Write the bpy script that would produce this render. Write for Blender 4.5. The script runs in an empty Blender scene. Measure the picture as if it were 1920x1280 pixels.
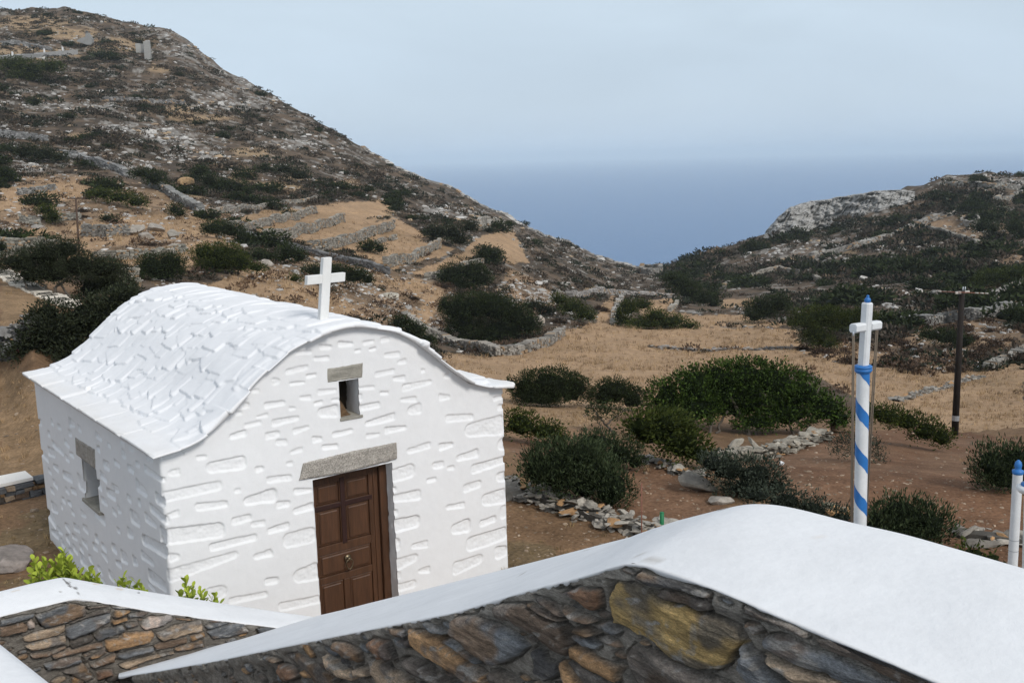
import bpy, math
import numpy as np
rng = np.random.default_rng(7)
S = bpy.context.scene
COL = S.collection
TAU = 2*math.pi
# ------------------------------------------------------------------ camera maths (eye at the world origin)
FPX = 1867.0
_p, _r = math.radians(10.44), math.radians(1.3)
CF = np.array([0, math.cos(_p), -math.sin(_p)])
_R = np.array([1., 0, 0]); _U = np.array([0, math.sin(_p), math.cos(_p)])
CR = _R*math.cos(_r) - _U*math.sin(_r)
CU = _U*math.cos(_r) + _R*math.sin(_r)
def ray(u, v):
    return CF + CR*((u-960)/FPX) - CU*((v-640)/FPX)
def at(u, v, D):
    return ray(u, v)*D
def upright(u0, v0, u1, v1, D):
    """foot and head of something standing straight up, from where they are seen"""
    a = at(u0, v0, D); r = ray(u1, v1); return a, r*(a[1]/r[1])
def proj(P):
    P = np.asarray(P, float); d = np.maximum(P@CF, 1e-3)
    return 960+FPX*(P@CR)/d, 640-FPX*(P@CU)/d, d

# ------------------------------------------------------------------ noise
def _hash(ix, iy, seed):
    h = (ix.astype(np.int64)*374761393 + iy.astype(np.int64)*668265263 + seed*1442695041) & 0xffffffff
    h = ((h ^ (h >> 13))*1274126177) & 0xffffffff
    return ((h ^ (h >> 16)) & 0xffff)/65535.0
def vnoise(x, y, seed=0):
    x = np.asarray(x, float); y = np.asarray(y, float)
    ix = np.floor(x); iy = np.floor(y); fx = x-ix; fy = y-iy
    fx = fx*fx*fx*(fx*(fx*6-15)+10); fy = fy*fy*fy*(fy*(fy*6-15)+10)
    a = _hash(ix, iy, seed); b = _hash(ix+1, iy, seed); c = _hash(ix, iy+1, seed); d = _hash(ix+1, iy+1, seed)
    return (a*(1-fx)+b*fx)*(1-fy) + (c*(1-fx)+d*fx)*fy
def fbm(x, y, seed=0, oct=4, gain=.5):
    s = 0; a = 1; t = 0
    for k in range(oct):
        s = s + a*vnoise(x*2**k+17.3*k, y*2**k-9.1*k, seed+k); t += a; a *= gain
    return s/t
def sstep(a, b, x):
    t = np.clip((x-a)/(b-a), 0, 1); return t*t*(3-2*t)
def inpoly(x, y, P):
    P = np.asarray(P, float); r = np.zeros(np.shape(x), bool); n = len(P); j = n-1
    for i in range(n):
        xi, yi = P[i]; xj, yj = P[j]
        if yi != yj:
            r ^= ((yi > y) != (yj > y)) & (x < (xj-xi)*(y-yi)/(yj-yi)+xi)
        j = i
    return r
def sdpoly(x, y, P):
    P = np.asarray(P, float); d = np.full(np.shape(x), 1e9); n = len(P)
    for i in range(n):
        a = P[i]; b = P[(i+1) % n]; e = b-a; L = e@e+1e-12
        t = np.clip(((x-a[0])*e[0]+(y-a[1])*e[1])/L, 0, 1)
        d = np.minimum(d, np.hypot(x-a[0]-t*e[0], y-a[1]-t*e[1]))
    return np.where(inpoly(x, y, P), -d, d)

# ------------------------------------------------------------------ mesh helpers
def obj(name, V, F, mat, parent=None, base=None, col=None, smooth=False):
    V = np.asarray(V, float)
    base = np.zeros(3) if base is None else np.asarray(base, float)
    if not isinstance(F, (list, tuple)): F = [F]
    F = [f if isinstance(f, np.ndarray) and f.dtype == np.int32 else np.asarray(f, np.int32) for f in F if len(f)]
    if F and F[0].ndim == 1: F = [np.stack(F)]
    me = bpy.data.meshes.new(name)
    me.vertices.add(len(V)); me.vertices.foreach_set('co', (V-base).astype(np.float32).ravel())
    nl = sum(f.size for f in F); npoly = sum(len(f) for f in F)
    me.loops.add(nl); me.loops.foreach_set('vertex_index', np.concatenate([f.ravel() for f in F]))
    me.polygons.add(npoly)
    tot = np.concatenate([np.full(len(f), f.shape[1], np.int32) for f in F])
    me.polygons.foreach_set('loop_start', np.concatenate([[0], np.cumsum(tot)[:-1]]).astype(np.int32))
    me.polygons.foreach_set('use_smooth', np.full(npoly, bool(smooth)))
    me.update(calc_edges=True); me.validate()
    if col is not None:
        c = np.ones((len(V), 4), np.float32); c[:, :3] = col
        me.attributes.new('Col', 'FLOAT_COLOR', 'POINT').data.foreach_set('color', c.ravel())
    if mat: me.materials.append(mat)
    o = bpy.data.objects.new(name, me); COL.objects.link(o)
    if parent is not None:
        o.parent = parent
    else:
        o.location = base
    return o
def part(name, V, F, mat, root, **k):
    return obj(name, V, F, mat, parent=root, base=np.array(root['_b']), **k)
def sub(name, V, F, mat, par, **k):
    r = par
    while r.parent: r = r.parent
    return obj(name, V, F, mat, parent=par, base=np.array(r['_b']), **k)
def thing(name, label, cat, base, group=None):
    o = bpy.data.objects.new(name, None); COL.objects.link(o)
    o.empty_display_size = .1; o.location = base; o['_b'] = [float(q) for q in base]
    return tag(o, label, cat, group)
def tag(o, label, cat, group=None, kind=None):
    o['label'] = label; o['category'] = cat
    if group: o['group'] = group
    if kind: o['kind'] = kind
    return o
def grid_faces(n, m, keep=None):
    i = np.arange(n-1)[:, None]*m + np.arange(m-1)[None, :]
    q = np.stack([i, i+1, i+m+1, i+m], -1).reshape(-1, 4)
    return q if keep is None else q[keep.ravel()]
class MB:
    def __init__(s): s.V = []; s.F = {3: [], 4: []}; s.C = []; s.n = 0
    def add(s, V, F, col=None):
        V = np.asarray(V, float); F = np.asarray(F, np.int32)
        s.F[F.shape[1]].append(F+s.n); s.V.append(V); s.n += len(V)
        c = np.ones((len(V), 3)) if col is None else np.broadcast_to(np.asarray(col, float), (len(V), 3))
        s.C.append(c); return s
    def box(s, c, ax, ay, az, col=None, jit=0, bev=0):
        """box centred c with half-axis vectors"""
        c, ax, ay, az = [np.asarray(q, float) for q in (c, ax, ay, az)]
        if bev:
            v = []
            for sx in (-1, 1):
                for sy in (-1, 1):
                    for sz in (-1, 1):
                        for k in range(3):
                            m = [1, 1, 1]
                            for q in range(3):
                                if q != k:
                                    L = np.linalg.norm((ax, ay, az)[q]); m[q] = 1-min(bev/L, .9)
                            v.append(c+ax*sx*m[0]+ay*sy*m[1]+az*sz*m[2])
            v = np.array(v); idx = lambda sx, sy, sz, k: ((sx*2+sy)*2+sz)*3+k
            Q = []; T = []
            for k in range(3):
                for sg in (0, 1):
                    a = [(0, 0), (1, 0), (1, 1), (0, 1)]; f = []
                    for (p, q) in a:
                        t = [0, 0, 0]; o = [z for z in range(3) if z != k]
                        t[k] = sg; t[o[0]] = p; t[o[1]] = q; f.append(idx(*t, k))
                    Q.append(f)
            for k in range(3):
                o = [z for z in range(3) if z != k]
                for p in (0, 1):
                    for q in (0, 1):
                        e = []
                        for (w, kk) in ((0, o[0]), (1, o[0]), (1, o[1]), (0, o[1])):
                            t = [0, 0, 0]; t[k] = w; t[o[0]] = p; t[o[1]] = q; e.append(idx(*t, kk))
                        Q.append(e)
            for a in range(8):
                T.append([a*3, a*3+1, a*3+2])
            n0 = s.n
            s.add(v, Q, col); s.F[3].append(np.array(T, np.int32)+n0)
            return s
        v = np.array([c+ax*x+ay*y+az*z for x in (-1, 1) for y in (-1, 1) for z in (-1, 1)])
        if jit: v = v + rng.normal(0, jit, (8, 3))
        return s.add(v, [[0, 1, 3, 2], [4, 6, 7, 5], [0, 4, 5, 1], [2, 3, 7, 6], [0, 2, 6, 4], [1, 5, 7, 3]], col)
    def tube(s, pts, r, n=8, col=None, cap=True):
        pts = np.asarray(pts, float); r = np.broadcast_to(np.asarray(r, float), (len(pts),))
        T = np.gradient(pts, axis=0); T /= np.linalg.norm(T, axis=1)[:, None]+1e-12
        ref = np.array([0, 0, 1.]) if abs(T[0][2]) < .9 else np.array([1., 0, 0])
        V = []
        for p, t, rr in zip(pts, T, r):
            a = np.cross(ref, t); a /= np.linalg.norm(a)+1e-9; b = np.cross(t, a)
            th = np.arange(n)/n*TAU
            V.append(p+rr*(np.cos(th)[:, None]*a+np.sin(th)[:, None]*b))
        V = np.concatenate(V); m = len(pts)
        i = np.arange(m-1)[:, None]*n; j = np.arange(n)[None, :]; k = (j+1) % n
        F = np.stack([i+j, i+k, i+n+k, i+n+j], -1).reshape(-1, 4)
        n0 = s.n; s.add(V, F, col)
        if cap:
            V2 = np.array([pts[0], pts[-1]])
            n1 = s.n; s.add(V2, np.zeros((0, 3)), col)
            jj = np.arange(n); kk = (jj+1) % n
            s.F[3].append(np.stack([np.full(n, n1), n0+kk, n0+jj], -1).astype(np.int32))
            e = n0+(m-1)*n
            s.F[3].append(np.stack([np.full(n, n1+1), e+jj, e+kk], -1).astype(np.int32))
        return s
    def lathe(s, c, prof, n=20, ax=(0, 0, 1), col=None):
        """prof: (radius, height) along ax"""
        ax = np.asarray(ax, float); ax /= np.linalg.norm(ax)
        pts = [np.asarray(c)+ax*h for _, h in prof]
        a = np.cross(ax, [1., 0, 0] if abs(ax[0]) < .8 else [0, 1., 0]); a /= np.linalg.norm(a); b = np.cross(ax, a)
        th = np.arange(n)/n*TAU; ring = np.cos(th)[:, None]*a+np.sin(th)[:, None]*b
        V = np.concatenate([p+ring*max(r, 1e-4) for p, (r, _) in zip(pts, prof)]); m = len(prof)
        i = np.arange(m-1)[:, None]*n; j = np.arange(n)[None, :]; k = (j+1) % n
        return s.add(V, np.stack([i+j, i+k, i+n+k, i+n+j], -1).reshape(-1, 4), col)
    def arrays(s):
        return np.concatenate(s.V), [np.concatenate(s.F[k]) for k in (3, 4) if s.F[k]], np.concatenate(s.C)
    def make(s, name, mat, parent=None, base=None, smooth=False):
        V, F, C = s.arrays()
        if parent is not None:
            r = parent
            while r.parent: r = r.parent
            base = np.array(r['_b'])
        return obj(name, V, F, mat, parent=parent, base=base, col=C, smooth=smooth)

# ------------------------------------------------------------------ materials
def mk(name, col=(1, 1, 1), attr=False, rough=.85, spec=.25, n=(), bump=None, metal=0, stretch=(1, 1, 1), sss=0):
    """n: list of (scale, lo, hi, detail) noises multiplied into the base; bump: (scale, strength, distance)"""
    m = bpy.data.materials.new(name); m.use_nodes = True; nt = m.node_tree; N = nt.nodes; L = nt.links
    b = N['Principled BSDF']; b.inputs['Roughness'].default_value = rough
    b.inputs['Specular IOR Level'].default_value = spec; b.inputs['Metallic'].default_value = metal
    tc = N.new('ShaderNodeTexCoord'); mp = N.new('ShaderNodeMapping'); mp.inputs['Scale'].default_value = stretch
    L.new(tc.outputs['Object'], mp.inputs[0])
    if attr:
        a = N.new('ShaderNodeAttribute'); a.attribute_name = 'Col'; cur = a.outputs['Color']
        if col != (1, 1, 1):
            x = N.new('ShaderNodeMix'); x.data_type = 'RGBA'; x.blend_type = 'MULTIPLY'; x.inputs[0].default_value = 1
            L.new(cur, x.inputs[6]); x.inputs[7].default_value = (*col, 1); cur = x.outputs[2]
    else:
        a = N.new('ShaderNodeRGB'); a.outputs[0].default_value = (*col, 1); cur = a.outputs[0]
    for q in n:
        sc, lo, hi = q[:3]; det = q[3] if len(q) > 3 else 5
        t = N.new('ShaderNodeTexNoise'); t.inputs['Scale'].default_value = sc; t.inputs['Detail'].default_value = det
        t.inputs['Roughness'].default_value = .65
        L.new(mp.outputs[0], t.inputs['Vector'])
        r = N.new('ShaderNodeMapRange'); r.inputs[1].default_value = .3; r.inputs[2].default_value = .7
        r.inputs[3].default_value = lo; r.inputs[4].default_value = hi
        L.new(t.outputs['Fac'], r.inputs[0])
        v = N.new('ShaderNodeVectorMath'); v.operation = 'SCALE'
        L.new(cur, v.inputs[0]); L.new(r.outputs[0], v.inputs[3]); cur = v.outputs[0]
    L.new(cur, b.inputs['Base Color'])
    if bump:
        t = N.new('ShaderNodeTexNoise'); t.inputs['Scale'].default_value = bump[0]; t.inputs['Detail'].default_value = 8
        t.inputs['Roughness'].default_value = .65
        L.new(mp.outputs[0], t.inputs['Vector'])
        bp = N.new('ShaderNodeBump'); bp.inputs['Strength'].default_value = bump[1]; bp.inputs['Distance'].default_value = bump[2]
        L.new(t.outputs['Fac'], bp.inputs['Height']); L.new(bp.outputs[0], b.inputs['Normal'])
    return m
M_white = mk('whitewash', (.80, .805, .81), rough=.8, spec=.2, n=[(1.3, .965, 1.02), (9, .975, 1.01), (60, .98, 1.01)], bump=(45, .25, .004))
M_cap = mk('whitewashed_coping', attr=True, rough=.8, spec=.2, n=[(1.6, .94, 1.02, 4), (7, .955, 1.02, 8), (45, .965, 1.015, 5)], bump=(16, .55, .007))
M_stone = mk('schist', attr=True, rough=.8, spec=.3, n=[(7, .66, 1.3, 6), (38, .62, 1.36, 8), (130, .62, 1.36, 5), (400, .75, 1.25, 3)], bump=(60, 1.0, .016), stretch=(1, 1, 4))
M_lintel = mk('granite_lintel', (.34, .315, .28), rough=.85, n=[(9, .8, 1.2), (70, .45, 1.5, 3), (160, .7, 1.3, 2)], bump=(60, .6, .006))
M_wood = mk('oiled_wood', (.078, .036, .018), rough=.5, spec=.4, n=[(14, .7, 1.25, 6), (60, .75, 1.2, 4)], bump=(60, .25, .002), stretch=(1, 1, .08))
M_wood2 = mk('dark_wood', (.03, .012, .010), rough=.5, spec=.4, n=[(30, .8, 1.2)], stretch=(1, 1, .1))
M_brass = mk('aged_brass', (.17, .135, .085), rough=.4, metal=.8, spec=.5)
M_dark = mk('interior_shade', (.03, .022, .016), rough=.95)  # near-black colour standing in for the shade inside the windows
M_nest = mk('dry_nest', (.16, .10, .055), rough=.95, n=[(40, .4, 1.5), (120, .5, 1.4)], bump=(90, 1, .02))
M_marble = mk('marble', (.74, .74, .72), rough=.55, spec=.4, n=[(3, .93, 1.03, 8), (14, .96, 1.03)])
M_blue = mk('blue_paint', (.028, .165, .46), rough=.45, spec=.4, n=[(20, .9, 1.08)])
M_wpaint = mk('white_paint', (.74, .76, .77), rough=.5, spec=.35, n=[(5, .88, 1.03), (30, .93, 1.02), (90, .95, 1.02)])
M_rope = mk('rope', (.16, .13, .10), rough=.9)
M_pole = mk('tarred_pole', (.018, .014, .012), rough=.8, n=[(3, .7, 1.4), (20, .7, 1.3)], stretch=(3, 3, .3))
M_pole2 = mk('weathered_pole', (.085, .055, .04), rough=.8, n=[(3, .7, 1.4)], stretch=(3, 3, .3))
M_rust = mk('rusty_metal', (.22, .10, .07), rough=.7, n=[(30, .7, 1.3)])
M_pale = mk('bleached_wood', (.48, .45, .41), rough=.7, n=[(20, .8, 1.15)])
M_leaf = mk('foliage', attr=True, rough=.75, spec=.07)
M_twig = mk('twigs', attr=True, rough=.9, n=[(30, .75, 1.25)])
M_rockc = mk('loose_rock', attr=True, rough=.9, spec=.2, n=[(2.5, .72, 1.25, 6), (14, .8, 1.2)], bump=(9, .6, .04))
M_wallstone = mk('field_stone', attr=True, rough=.9, spec=.2, n=[(5, .72, 1.25, 6), (26, .8, 1.2)], bump=(14, .5, .02))
M_plastic = mk('white_plastic', (.72, .74, .76), rough=.5)
M_pink = mk('faded_red_plastic', (.46, .11, .13), rough=.5)
M_green = mk('green_plastic', (.02, .17, .07), rough=.5)
M_grey = mk('galvanised', (.42, .45, .48), rough=.4, metal=.5)
M_conc = mk('grey_render', attr=True, rough=.9, n=[(.6, .85, 1.12), (4, .9, 1.1)])
M_grass = mk('dry_grass', attr=True, rough=.85, spec=.15)

# ------------------------------------------------------------------ terrain: control points (pixel, distance)
CP = [
 # terrace of the chapel and its surroundings
 (1000,1030,12.2),(1230,985,14.0),(955,920,15.3),(60,1035,13.0),(0,1062,12.2),(60,968,14.8),(0,900,16.8),(40,850,18.4),(10,730,22.5),
 (700,1150,10.9),(350,1160,10.6),(1700,1060,13.0),(1900,1060,13.0),(500,1279,9.4),(1300,1279,9.4),(1900,1279,9.4),(100,1279,9.5),
 (600,900,17.5),(700,800,22.5),(300,800,22.0),
 # gentle slope to the right of it
 (1240,930,16.8),(1100,900,18.5),(960,850,20.5),(1330,945,17.2),(1500,980,15.8),(1800,1000,15.4),(1650,900,20),(1850,920,19.4),
 (1400,870,23.5),(1250,870,23),(1150,830,25.5),(960,800,26),(1545,820,30),(1850,800,38),(1650,800,33),(1790,815,36.5),(1410,815,31),(1100,770,34),(980,760,35),
 (1900,790,40),(1200,720,48),(1000,700,54),(900,690,55),(1700,745,50),(1850,700,62),(1920,655,72),
 # valley floor
 (1100,660,76),(1300,655,80),(1490,650,82),(1600,650,80),(1700,660,76),(950,655,74),(1050,620,90),(1300,612,104),(1450,605,110),(1380,572,150),(1150,580,128),(1240,568,145),(1250,540,215),(1320,570,160),(1330,530,235),(1240,510,330),
 # right hill
 (1800,600,96),(1900,585,98),(1650,600,105),(1600,565,140),(1500,560,165),(1800,545,150),(1900,530,150),(1500,510,225),(1650,500,200),(1800,480,190),(1900,470,185),
 (1800,425,240),(1650,440,265),(1550,440,300),(1900,420,230),(1800,375,290),(1910,380,285),(1700,390,300),
 (1920,329,338),(1850,323,338),(1775,327,340),(1700,349,342),(1640,368,345),(1560,400,338),(1500,419,332),(1440,437,345),(1340,471,350),(1290,487,350),(1250,502,355),
 (2150,330,330),(2150,500,190),(2150,700,70),(2150,900,20),(2400,420,200),(2700,700,60),
 # left slopes
 (0,560,30),(60,590,28),(10,630,24.5),(60,660,22),(100,560,32),(125,570,31),(0,505,37),(200,560,36),(200,680,25),
 (300,525,62),(150,492,78),(10,465,84),(110,472,82),(350,472,84),(230,525,64),(450,560,62),(560,535,76),(420,512,72),(640,545,84),(700,570,84),(780,620,80),(740,640,72),
 (850,640,82),(810,575,96),(870,545,112),(780,515,112),(920,640,84),(990,600,98),(1060,600,100),(1080,560,140),
 (600,470,115),(500,450,112),(700,470,122),(560,420,140),(450,405,132),(720,420,150),(840,465,140),(900,490,135),(940,455,165),(915,430,185),(980,490,150),(1000,540,130),
 (300,420,108),(100,420,104),(0,405,104),(350,390,128),(200,380,118),(270,370,130),(60,330,140),(0,300,150),
 (300,330,165),(500,330,190),(650,350,200),(800,400,200),(1000,460,220),(1100,520,200),(1150,520,260),(1200,540,230),
 (200,250,200),(400,260,235),(550,280,250),(60,230,205),(30,150,255),(200,160,275),(350,180,285),(480,220,295),(700,320,270),(900,400,290),(1050,470,300),
 (60,80,345),(268,105,345),(150,100,330),(400,140,345),
 (0,17,410),(60,13,413),(120,15,415),(160,22,412),(200,31,410),(250,39,405),(300,50,400),(330,64,395),(360,82,390),(400,111,380),(460,145,370),(520,181,360),(580,217,352),(640,253,345),(700,292,340),(775,327,335),(850,357,330),(950,405,330),(1050,449,330),(1130,482,338),(1195,503,345),(1225,512,350),
 (-200,40,400),(-200,250,190),(-200,450,80),(-200,700,22),(-600,300,150),(-600,700,22),
]
PB = np.array([at(*q) for q in CP])
X0 = np.stack([PB[:, 0]/PB[:, 1], np.log(PB[:, 1])], 1); Y0 = PB[:, 2]/PB[:, 1]
# beyond the crests the ground drops to the sea
ext = []
for (u, v, D) in CP:
    if (D >= 325 and v < 515 and (u < 1240 and v < 40+max(0, (u-300))*.52+25 or u >= 1240 and v < 505)):
        for k, dz in ((1.16, .30), (1.45, .42), (1.9, .42)):
            P = at(u, v, D)
            ext.append((P[0]/P[1], math.log(P[1]*k), max((P[2]-dz*(k-1)*P[1]), -125)/(P[1]*k)))
ext = np.array(ext)
X0 = np.concatenate([X0, ext[:, :2]]); Y0 = np.concatenate([Y0, ext[:, 2]])
SCP = np.array([2.4, .55])
def _ker(A, B):
    d = np.sqrt(((A[:, None, :]-B[None])**2).sum(-1)+1e-6); return d
NCP = len(X0); XCP = X0*SCP
K = np.zeros((NCP+3, NCP+3)); K[:NCP, :NCP] = _ker(XCP, XCP)-np.eye(NCP)*.004
K[:NCP, NCP] = 1; K[:NCP, NCP+1:] = XCP; K[NCP, :NCP] = 1; K[NCP+1:, :NCP] = XCP.T
WCP = np.linalg.solve(K, np.concatenate([Y0, np.zeros(3)]))
def ground(x, y):
    x = np.asarray(x, float); y = np.asarray(y, float); sh = np.broadcast(x, y).shape
    x = np.broadcast_to(x, sh).ravel(); y = np.broadcast_to(y, sh).ravel()
    yy = np.maximum(y, 9.0)
    q = np.stack([np.clip(x/yy, -1.5, 1.5), np.log(yy)], 1)*SCP
    out = np.empty(len(q))
    for i in range(0, len(q), 40000):
        b = q[i:i+40000]; out[i:i+40000] = _ker(b, XCP)@WCP[:NCP] + WCP[NCP] + b@WCP[NCP+1:]
    z = out*yy
    far = sstep(90, 260, yy); mid = sstep(30, 80, yy)
    z = z + far*(fbm(x/16, y/16, 3, 4)-.5)*2.6 + mid*(fbm(x/6, y/6, 5, 3)-.5)*1.0 + (fbm(x/1.4, y/1.4, 9, 3)-.5)*.12*(.5+mid)
    # level terrace under the chapel and the near walls
    t = sstep(17, 11.5, np.hypot(x*.8, y-4)); z = z*(1-t) + (-5.18+(fbm(x/1.2, y/1.2, 9, 3)-.5)*.08)*t
    return np.maximum(z, -130).reshape(sh)
_ts = np.exp(np.linspace(math.log(6.5), math.log(560), 620))
def hit(u, v):
    r = ray(u, v); P = r[None]*_ts[:, None]
    g = ground(P[:, 0], P[:, 1])-P[:, 2]
    k = np.argmax(g > 0)
    if g[k] <= 0: k = int(np.argmin(-g))
    k = max(k, 1); a, b = g[k-1], g[k]
    f = 0 if a == b else np.clip(a/(a-b), 0, 1)
    t = _ts[k-1]+(_ts[k]-_ts[k-1])*f
    P = r*t; P[2] = float(ground(P[0], P[1])); return P, t

# land cover, authored as outlines and stored on the ground mesh
TAN = [
 [(835,660),(900,668),(1000,655),(1055,622),(1110,606),(1150,608),(1300,612),(1490,618),(1505,650),(1600,640),(1660,690),(1720,702),(1860,695),(1920,660),(1920,800),(1800,812),(1640,765),(1560,720),(1500,690),(1210,760),(1100,800),(950,800),(860,760),(830,700)],
 [(1190,572),(1240,560),(1275,562),(1262,585),(1300,590),(1390,590),(1490,612),(1300,612),(1210,600)],[(1350,560),(1412,560),(1405,577),(1350,576)],
 [(1112,608),(1130,565),(1155,556),(1152,608)],[(340,548),(470,505),(530,512),(640,560),(700,600),(560,600),(420,570)],
 [(690,528),(780,520),(828,545),(832,572),(812,588),(785,622),(755,598),(795,570),(775,552),(735,540)],
 [(765,512),(820,492),(868,470),(905,440),(962,430),(990,492),(945,494),(930,462),(892,478),(880,492),(830,502),(800,518)],
 [(440,412),(500,396),(600,386),(725,372),(735,395),(700,418),(745,410),(800,440),(790,470),(700,486),(620,468),(540,450),(470,430)],
 [(0,470),(60,475),(120,470),(180,470),(260,470),(420,445),(440,470),(350,510),(180,500),(100,480),(0,480)],
 [(130,425),(220,405),(330,400),(440,420),(400,445),(300,450),(150,470)],[(0,440),(100,425),(110,440),(0,452)],[(0,350),(150,340),(200,360),(120,375),(0,400)],
 [(700,470),(800,455),(850,462),(830,480),(730,505),(690,498)]]
DRY = [[(0,500),(130,562),(100,592),(60,612),(0,622)],[(0,690),(70,700),(110,880),(70,905),(0,915)]]
RED = [[(940,830),(1010,815),(1170,870),(1260,880),(1360,950),(1280,990),(1150,960),(1000,880)],[(1400,850),(1560,812),(1720,800),(1920,822),(1920,1110),(1780,1080),(1640,1000),(1480,940)]]
YARD = [[(940,915),(1230,1000),(1250,1060),(940,1090)],[(0,955),(110,955),(110,1100),(0,1100)]]
BRN = [[(0,335),(120,325),(260,345),(420,395),(470,420),(460,470),(330,505),(180,500),(0,470)],[(440,500),(560,470),(700,500),(840,520),(860,600),(760,640),(620,580),(430,560)],[(1480,655),(1640,640),(1740,700),(1660,690),(1560,680)],[(1640,655),(1760,605),(1920,575),(1920,650),(1850,690),(1730,705),(1650,690)],[(1715,425),(1770,404),(1830,404),(1860,440),(1830,458)],[(1850,405),(1900,400),(1890,440),(1860,430)],[(1870,490),(1920,455),(1920,500),(1880,505)],[(950,500),(1000,520),(1050,560),(1000,600),(940,560)]]
OCH = [(60,42,70,13),(120,62,60,12),(50,100,90,13),(225,84,70,12),(330,208,44,9),(375,222,60,6),(655,350,16,14),(715,398,30,14),(455,330,22,16),(470,285,40,10),(540,345,30,14),(300,130,20,8),(340,365,50,8),(500,350,50,8),(160,255,40,6),(1120,540,20,5),(810,445,24,10),(690,440,36,8),(1480,487,18,4),(1590,470,20,5)]
PALE = [(330,60,60,18),(380,95,60,22),(430,125,50,22),(480,155,50,16),(420,200,60,10),(480,190,50,10),(270,245,80,14),(330,260,70,14),(360,290,60,14),(250,310,50,10),(120,200,90,8),(60,310,50,14),(400,180,40,10),(840,395,50,10),(880,400,40,8),(560,270,60,10),(1000,560,60,20),(1850,340,80,10),(1480,470,90,8),(1600,455,100,8),(1700,520,90,6)]

# ------------------------------------------------------------------ terrain mesh
uu = np.concatenate([np.linspace(-2400, -160, 40), np.linspace(-140, 2060, 800), np.linspace(2080, 4300, 40)])
aa = (uu-960)/FPX*1.02
yy = np.concatenate([np.linspace(.3, 8.8, 14), np.exp(np.linspace(math.log(9), math.log(470), 560)), np.exp(np.linspace(math.log(480), math.log(1100), 26))])
GX = aa[None, :]*yy[:, None]; GY = np.broadcast_to(yy[:, None], GX.shape)
GZ = ground(GX, GY)
def cover(GX, GY, GZ):
    P = np.stack([GX, GY, GZ], -1).reshape(-1, 3); u, v, D = proj(P)
    x, y = P[:, 0], P[:, 1]
    n1 = fbm(x/3.0, y/3.0, 21, 4); n2 = fbm(x/14, y/14, 31, 3); n3 = fbm(x/.7, y/.7, 41, 3)
    wob = (fbm(u/14, v/9, 51, 3)-.5)*16; uo, vo = u+wob, v+wob*.5
    dark = np.array([.062, .049, .037]); brown = np.array([.12, .088, .062]); rock = np.array([.27, .255, .23])
    c = dark+(brown-dark)*sstep(.35, .65, n1)[:, None]
    c = c+(rock-c)*(sstep(.63, .72, fbm(x/2.2, y/2.2, 77, 4))*.85*sstep(60, 120, D))[:, None]
    def blend(c, w, col, var=.12):
        col = np.asarray(col)*(1+var*2*(n1-.5)+var*2*(n3-.5))[:, None]
        return c*(1-w[:, None])+col*w[:, None]
    masks = {}
    def mp(polys):
        m = np.zeros(len(u), bool)
        for q in polys: m |= inpoly(uo, vo, q)
        return m.astype(float)
    def me(ells):
        m = np.zeros(len(u))
        for (a, b, ra, rb) in ells: m = np.maximum(m, sstep(1.25, .75, np.hypot((u-a)/ra, (v-b)/rb)+(n1-.5)*1.2))
        return m
    tan = mp(TAN); dry = mp(DRY); red = mp(RED); yard = mp(YARD); brn = mp(BRN)
    valid = (D < 320)
    och = me(OCH); pale = me(PALE)
    c = blend(c, och*.85, (.32, .23, .14))
    c = blend(c, pale*.55*sstep(.46, .62, fbm(x/1.7, y/1.7, 87, 4)), (.33, .315, .29))
    c = blend(c, brn*valid*(.55+.4*sstep(.35, .6, n1)), (.25, .17, .105), .2)
    tcol = np.array([.365, .245, .147])
    c = blend(c, tan*valid*.95, tcol, .1)
    pt = tan*valid*np.clip(sstep(.52, .70, n2)*.5+sstep(.55,.7,n3)*.3, 0, 1); c = blend(c, pt, (.25, .17, .10))
    c = blend(c, dry*valid, (.23, .155, .09), .25)
    near = sstep(48, 34, D)
    base_n = blend(c*0, np.ones(len(u)), (.19, .12, .07), .25)
    o = np.clip(1-tan-dry-red-yard, 0, 1)*near
    c = c*(1-o[:, None])+base_n*o[:, None]
    c = blend(c, red*valid, (.158, .088, .052), .22)
    c = blend(c, red*valid*sstep(.52, .68, fbm(x/2.4, y/5, 61, 3))*.55, (.20, .125, .08))
    c = blend(c, yard*valid, (.20, .125, .072), .25)
    c = blend(c, yard*valid*sstep(.5, .62, fbm(x/.9, y/.9, 63, 3))*.7, (.15, .115, .065))
    return np.clip(c, .01, .9), dict(u=u, v=v, D=D, tan=tan*valid, red=red*valid, yard=yard*valid, dry=dry*valid, brn=brn*valid, pale=pale, n1=n1, n2=n2)
GC, MK = cover(GX, GY, GZ)
M_ground = mk('ground', attr=True, rough=.95, spec=.1, n=[(.35, .85, 1.15, 6), (2.5, .76, 1.24, 8), (18, .62, 1.42, 6)], bump=(6, .7, .06))
V = np.stack([GX, GY, GZ], -1).reshape(-1, 3)
o = obj('terrain', V, grid_faces(*GX.shape), M_ground, col=GC, smooth=True); o['kind'] = 'structure'; o['label'] = 'dry rocky hillsides with tan fields running down to the sea'
# ground behind the viewer
b = np.array([[-900, -700, -9], [900, -700, -9], [900, .3, -5.3], [-900, .3, -5.3]], float)
o = obj('ground', b, [[0, 1, 2, 3]], M_ground, col=np.full((4, 3), .15)); o['kind'] = 'structure'; o['label'] = 'dry ground behind the viewpoint'

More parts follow.
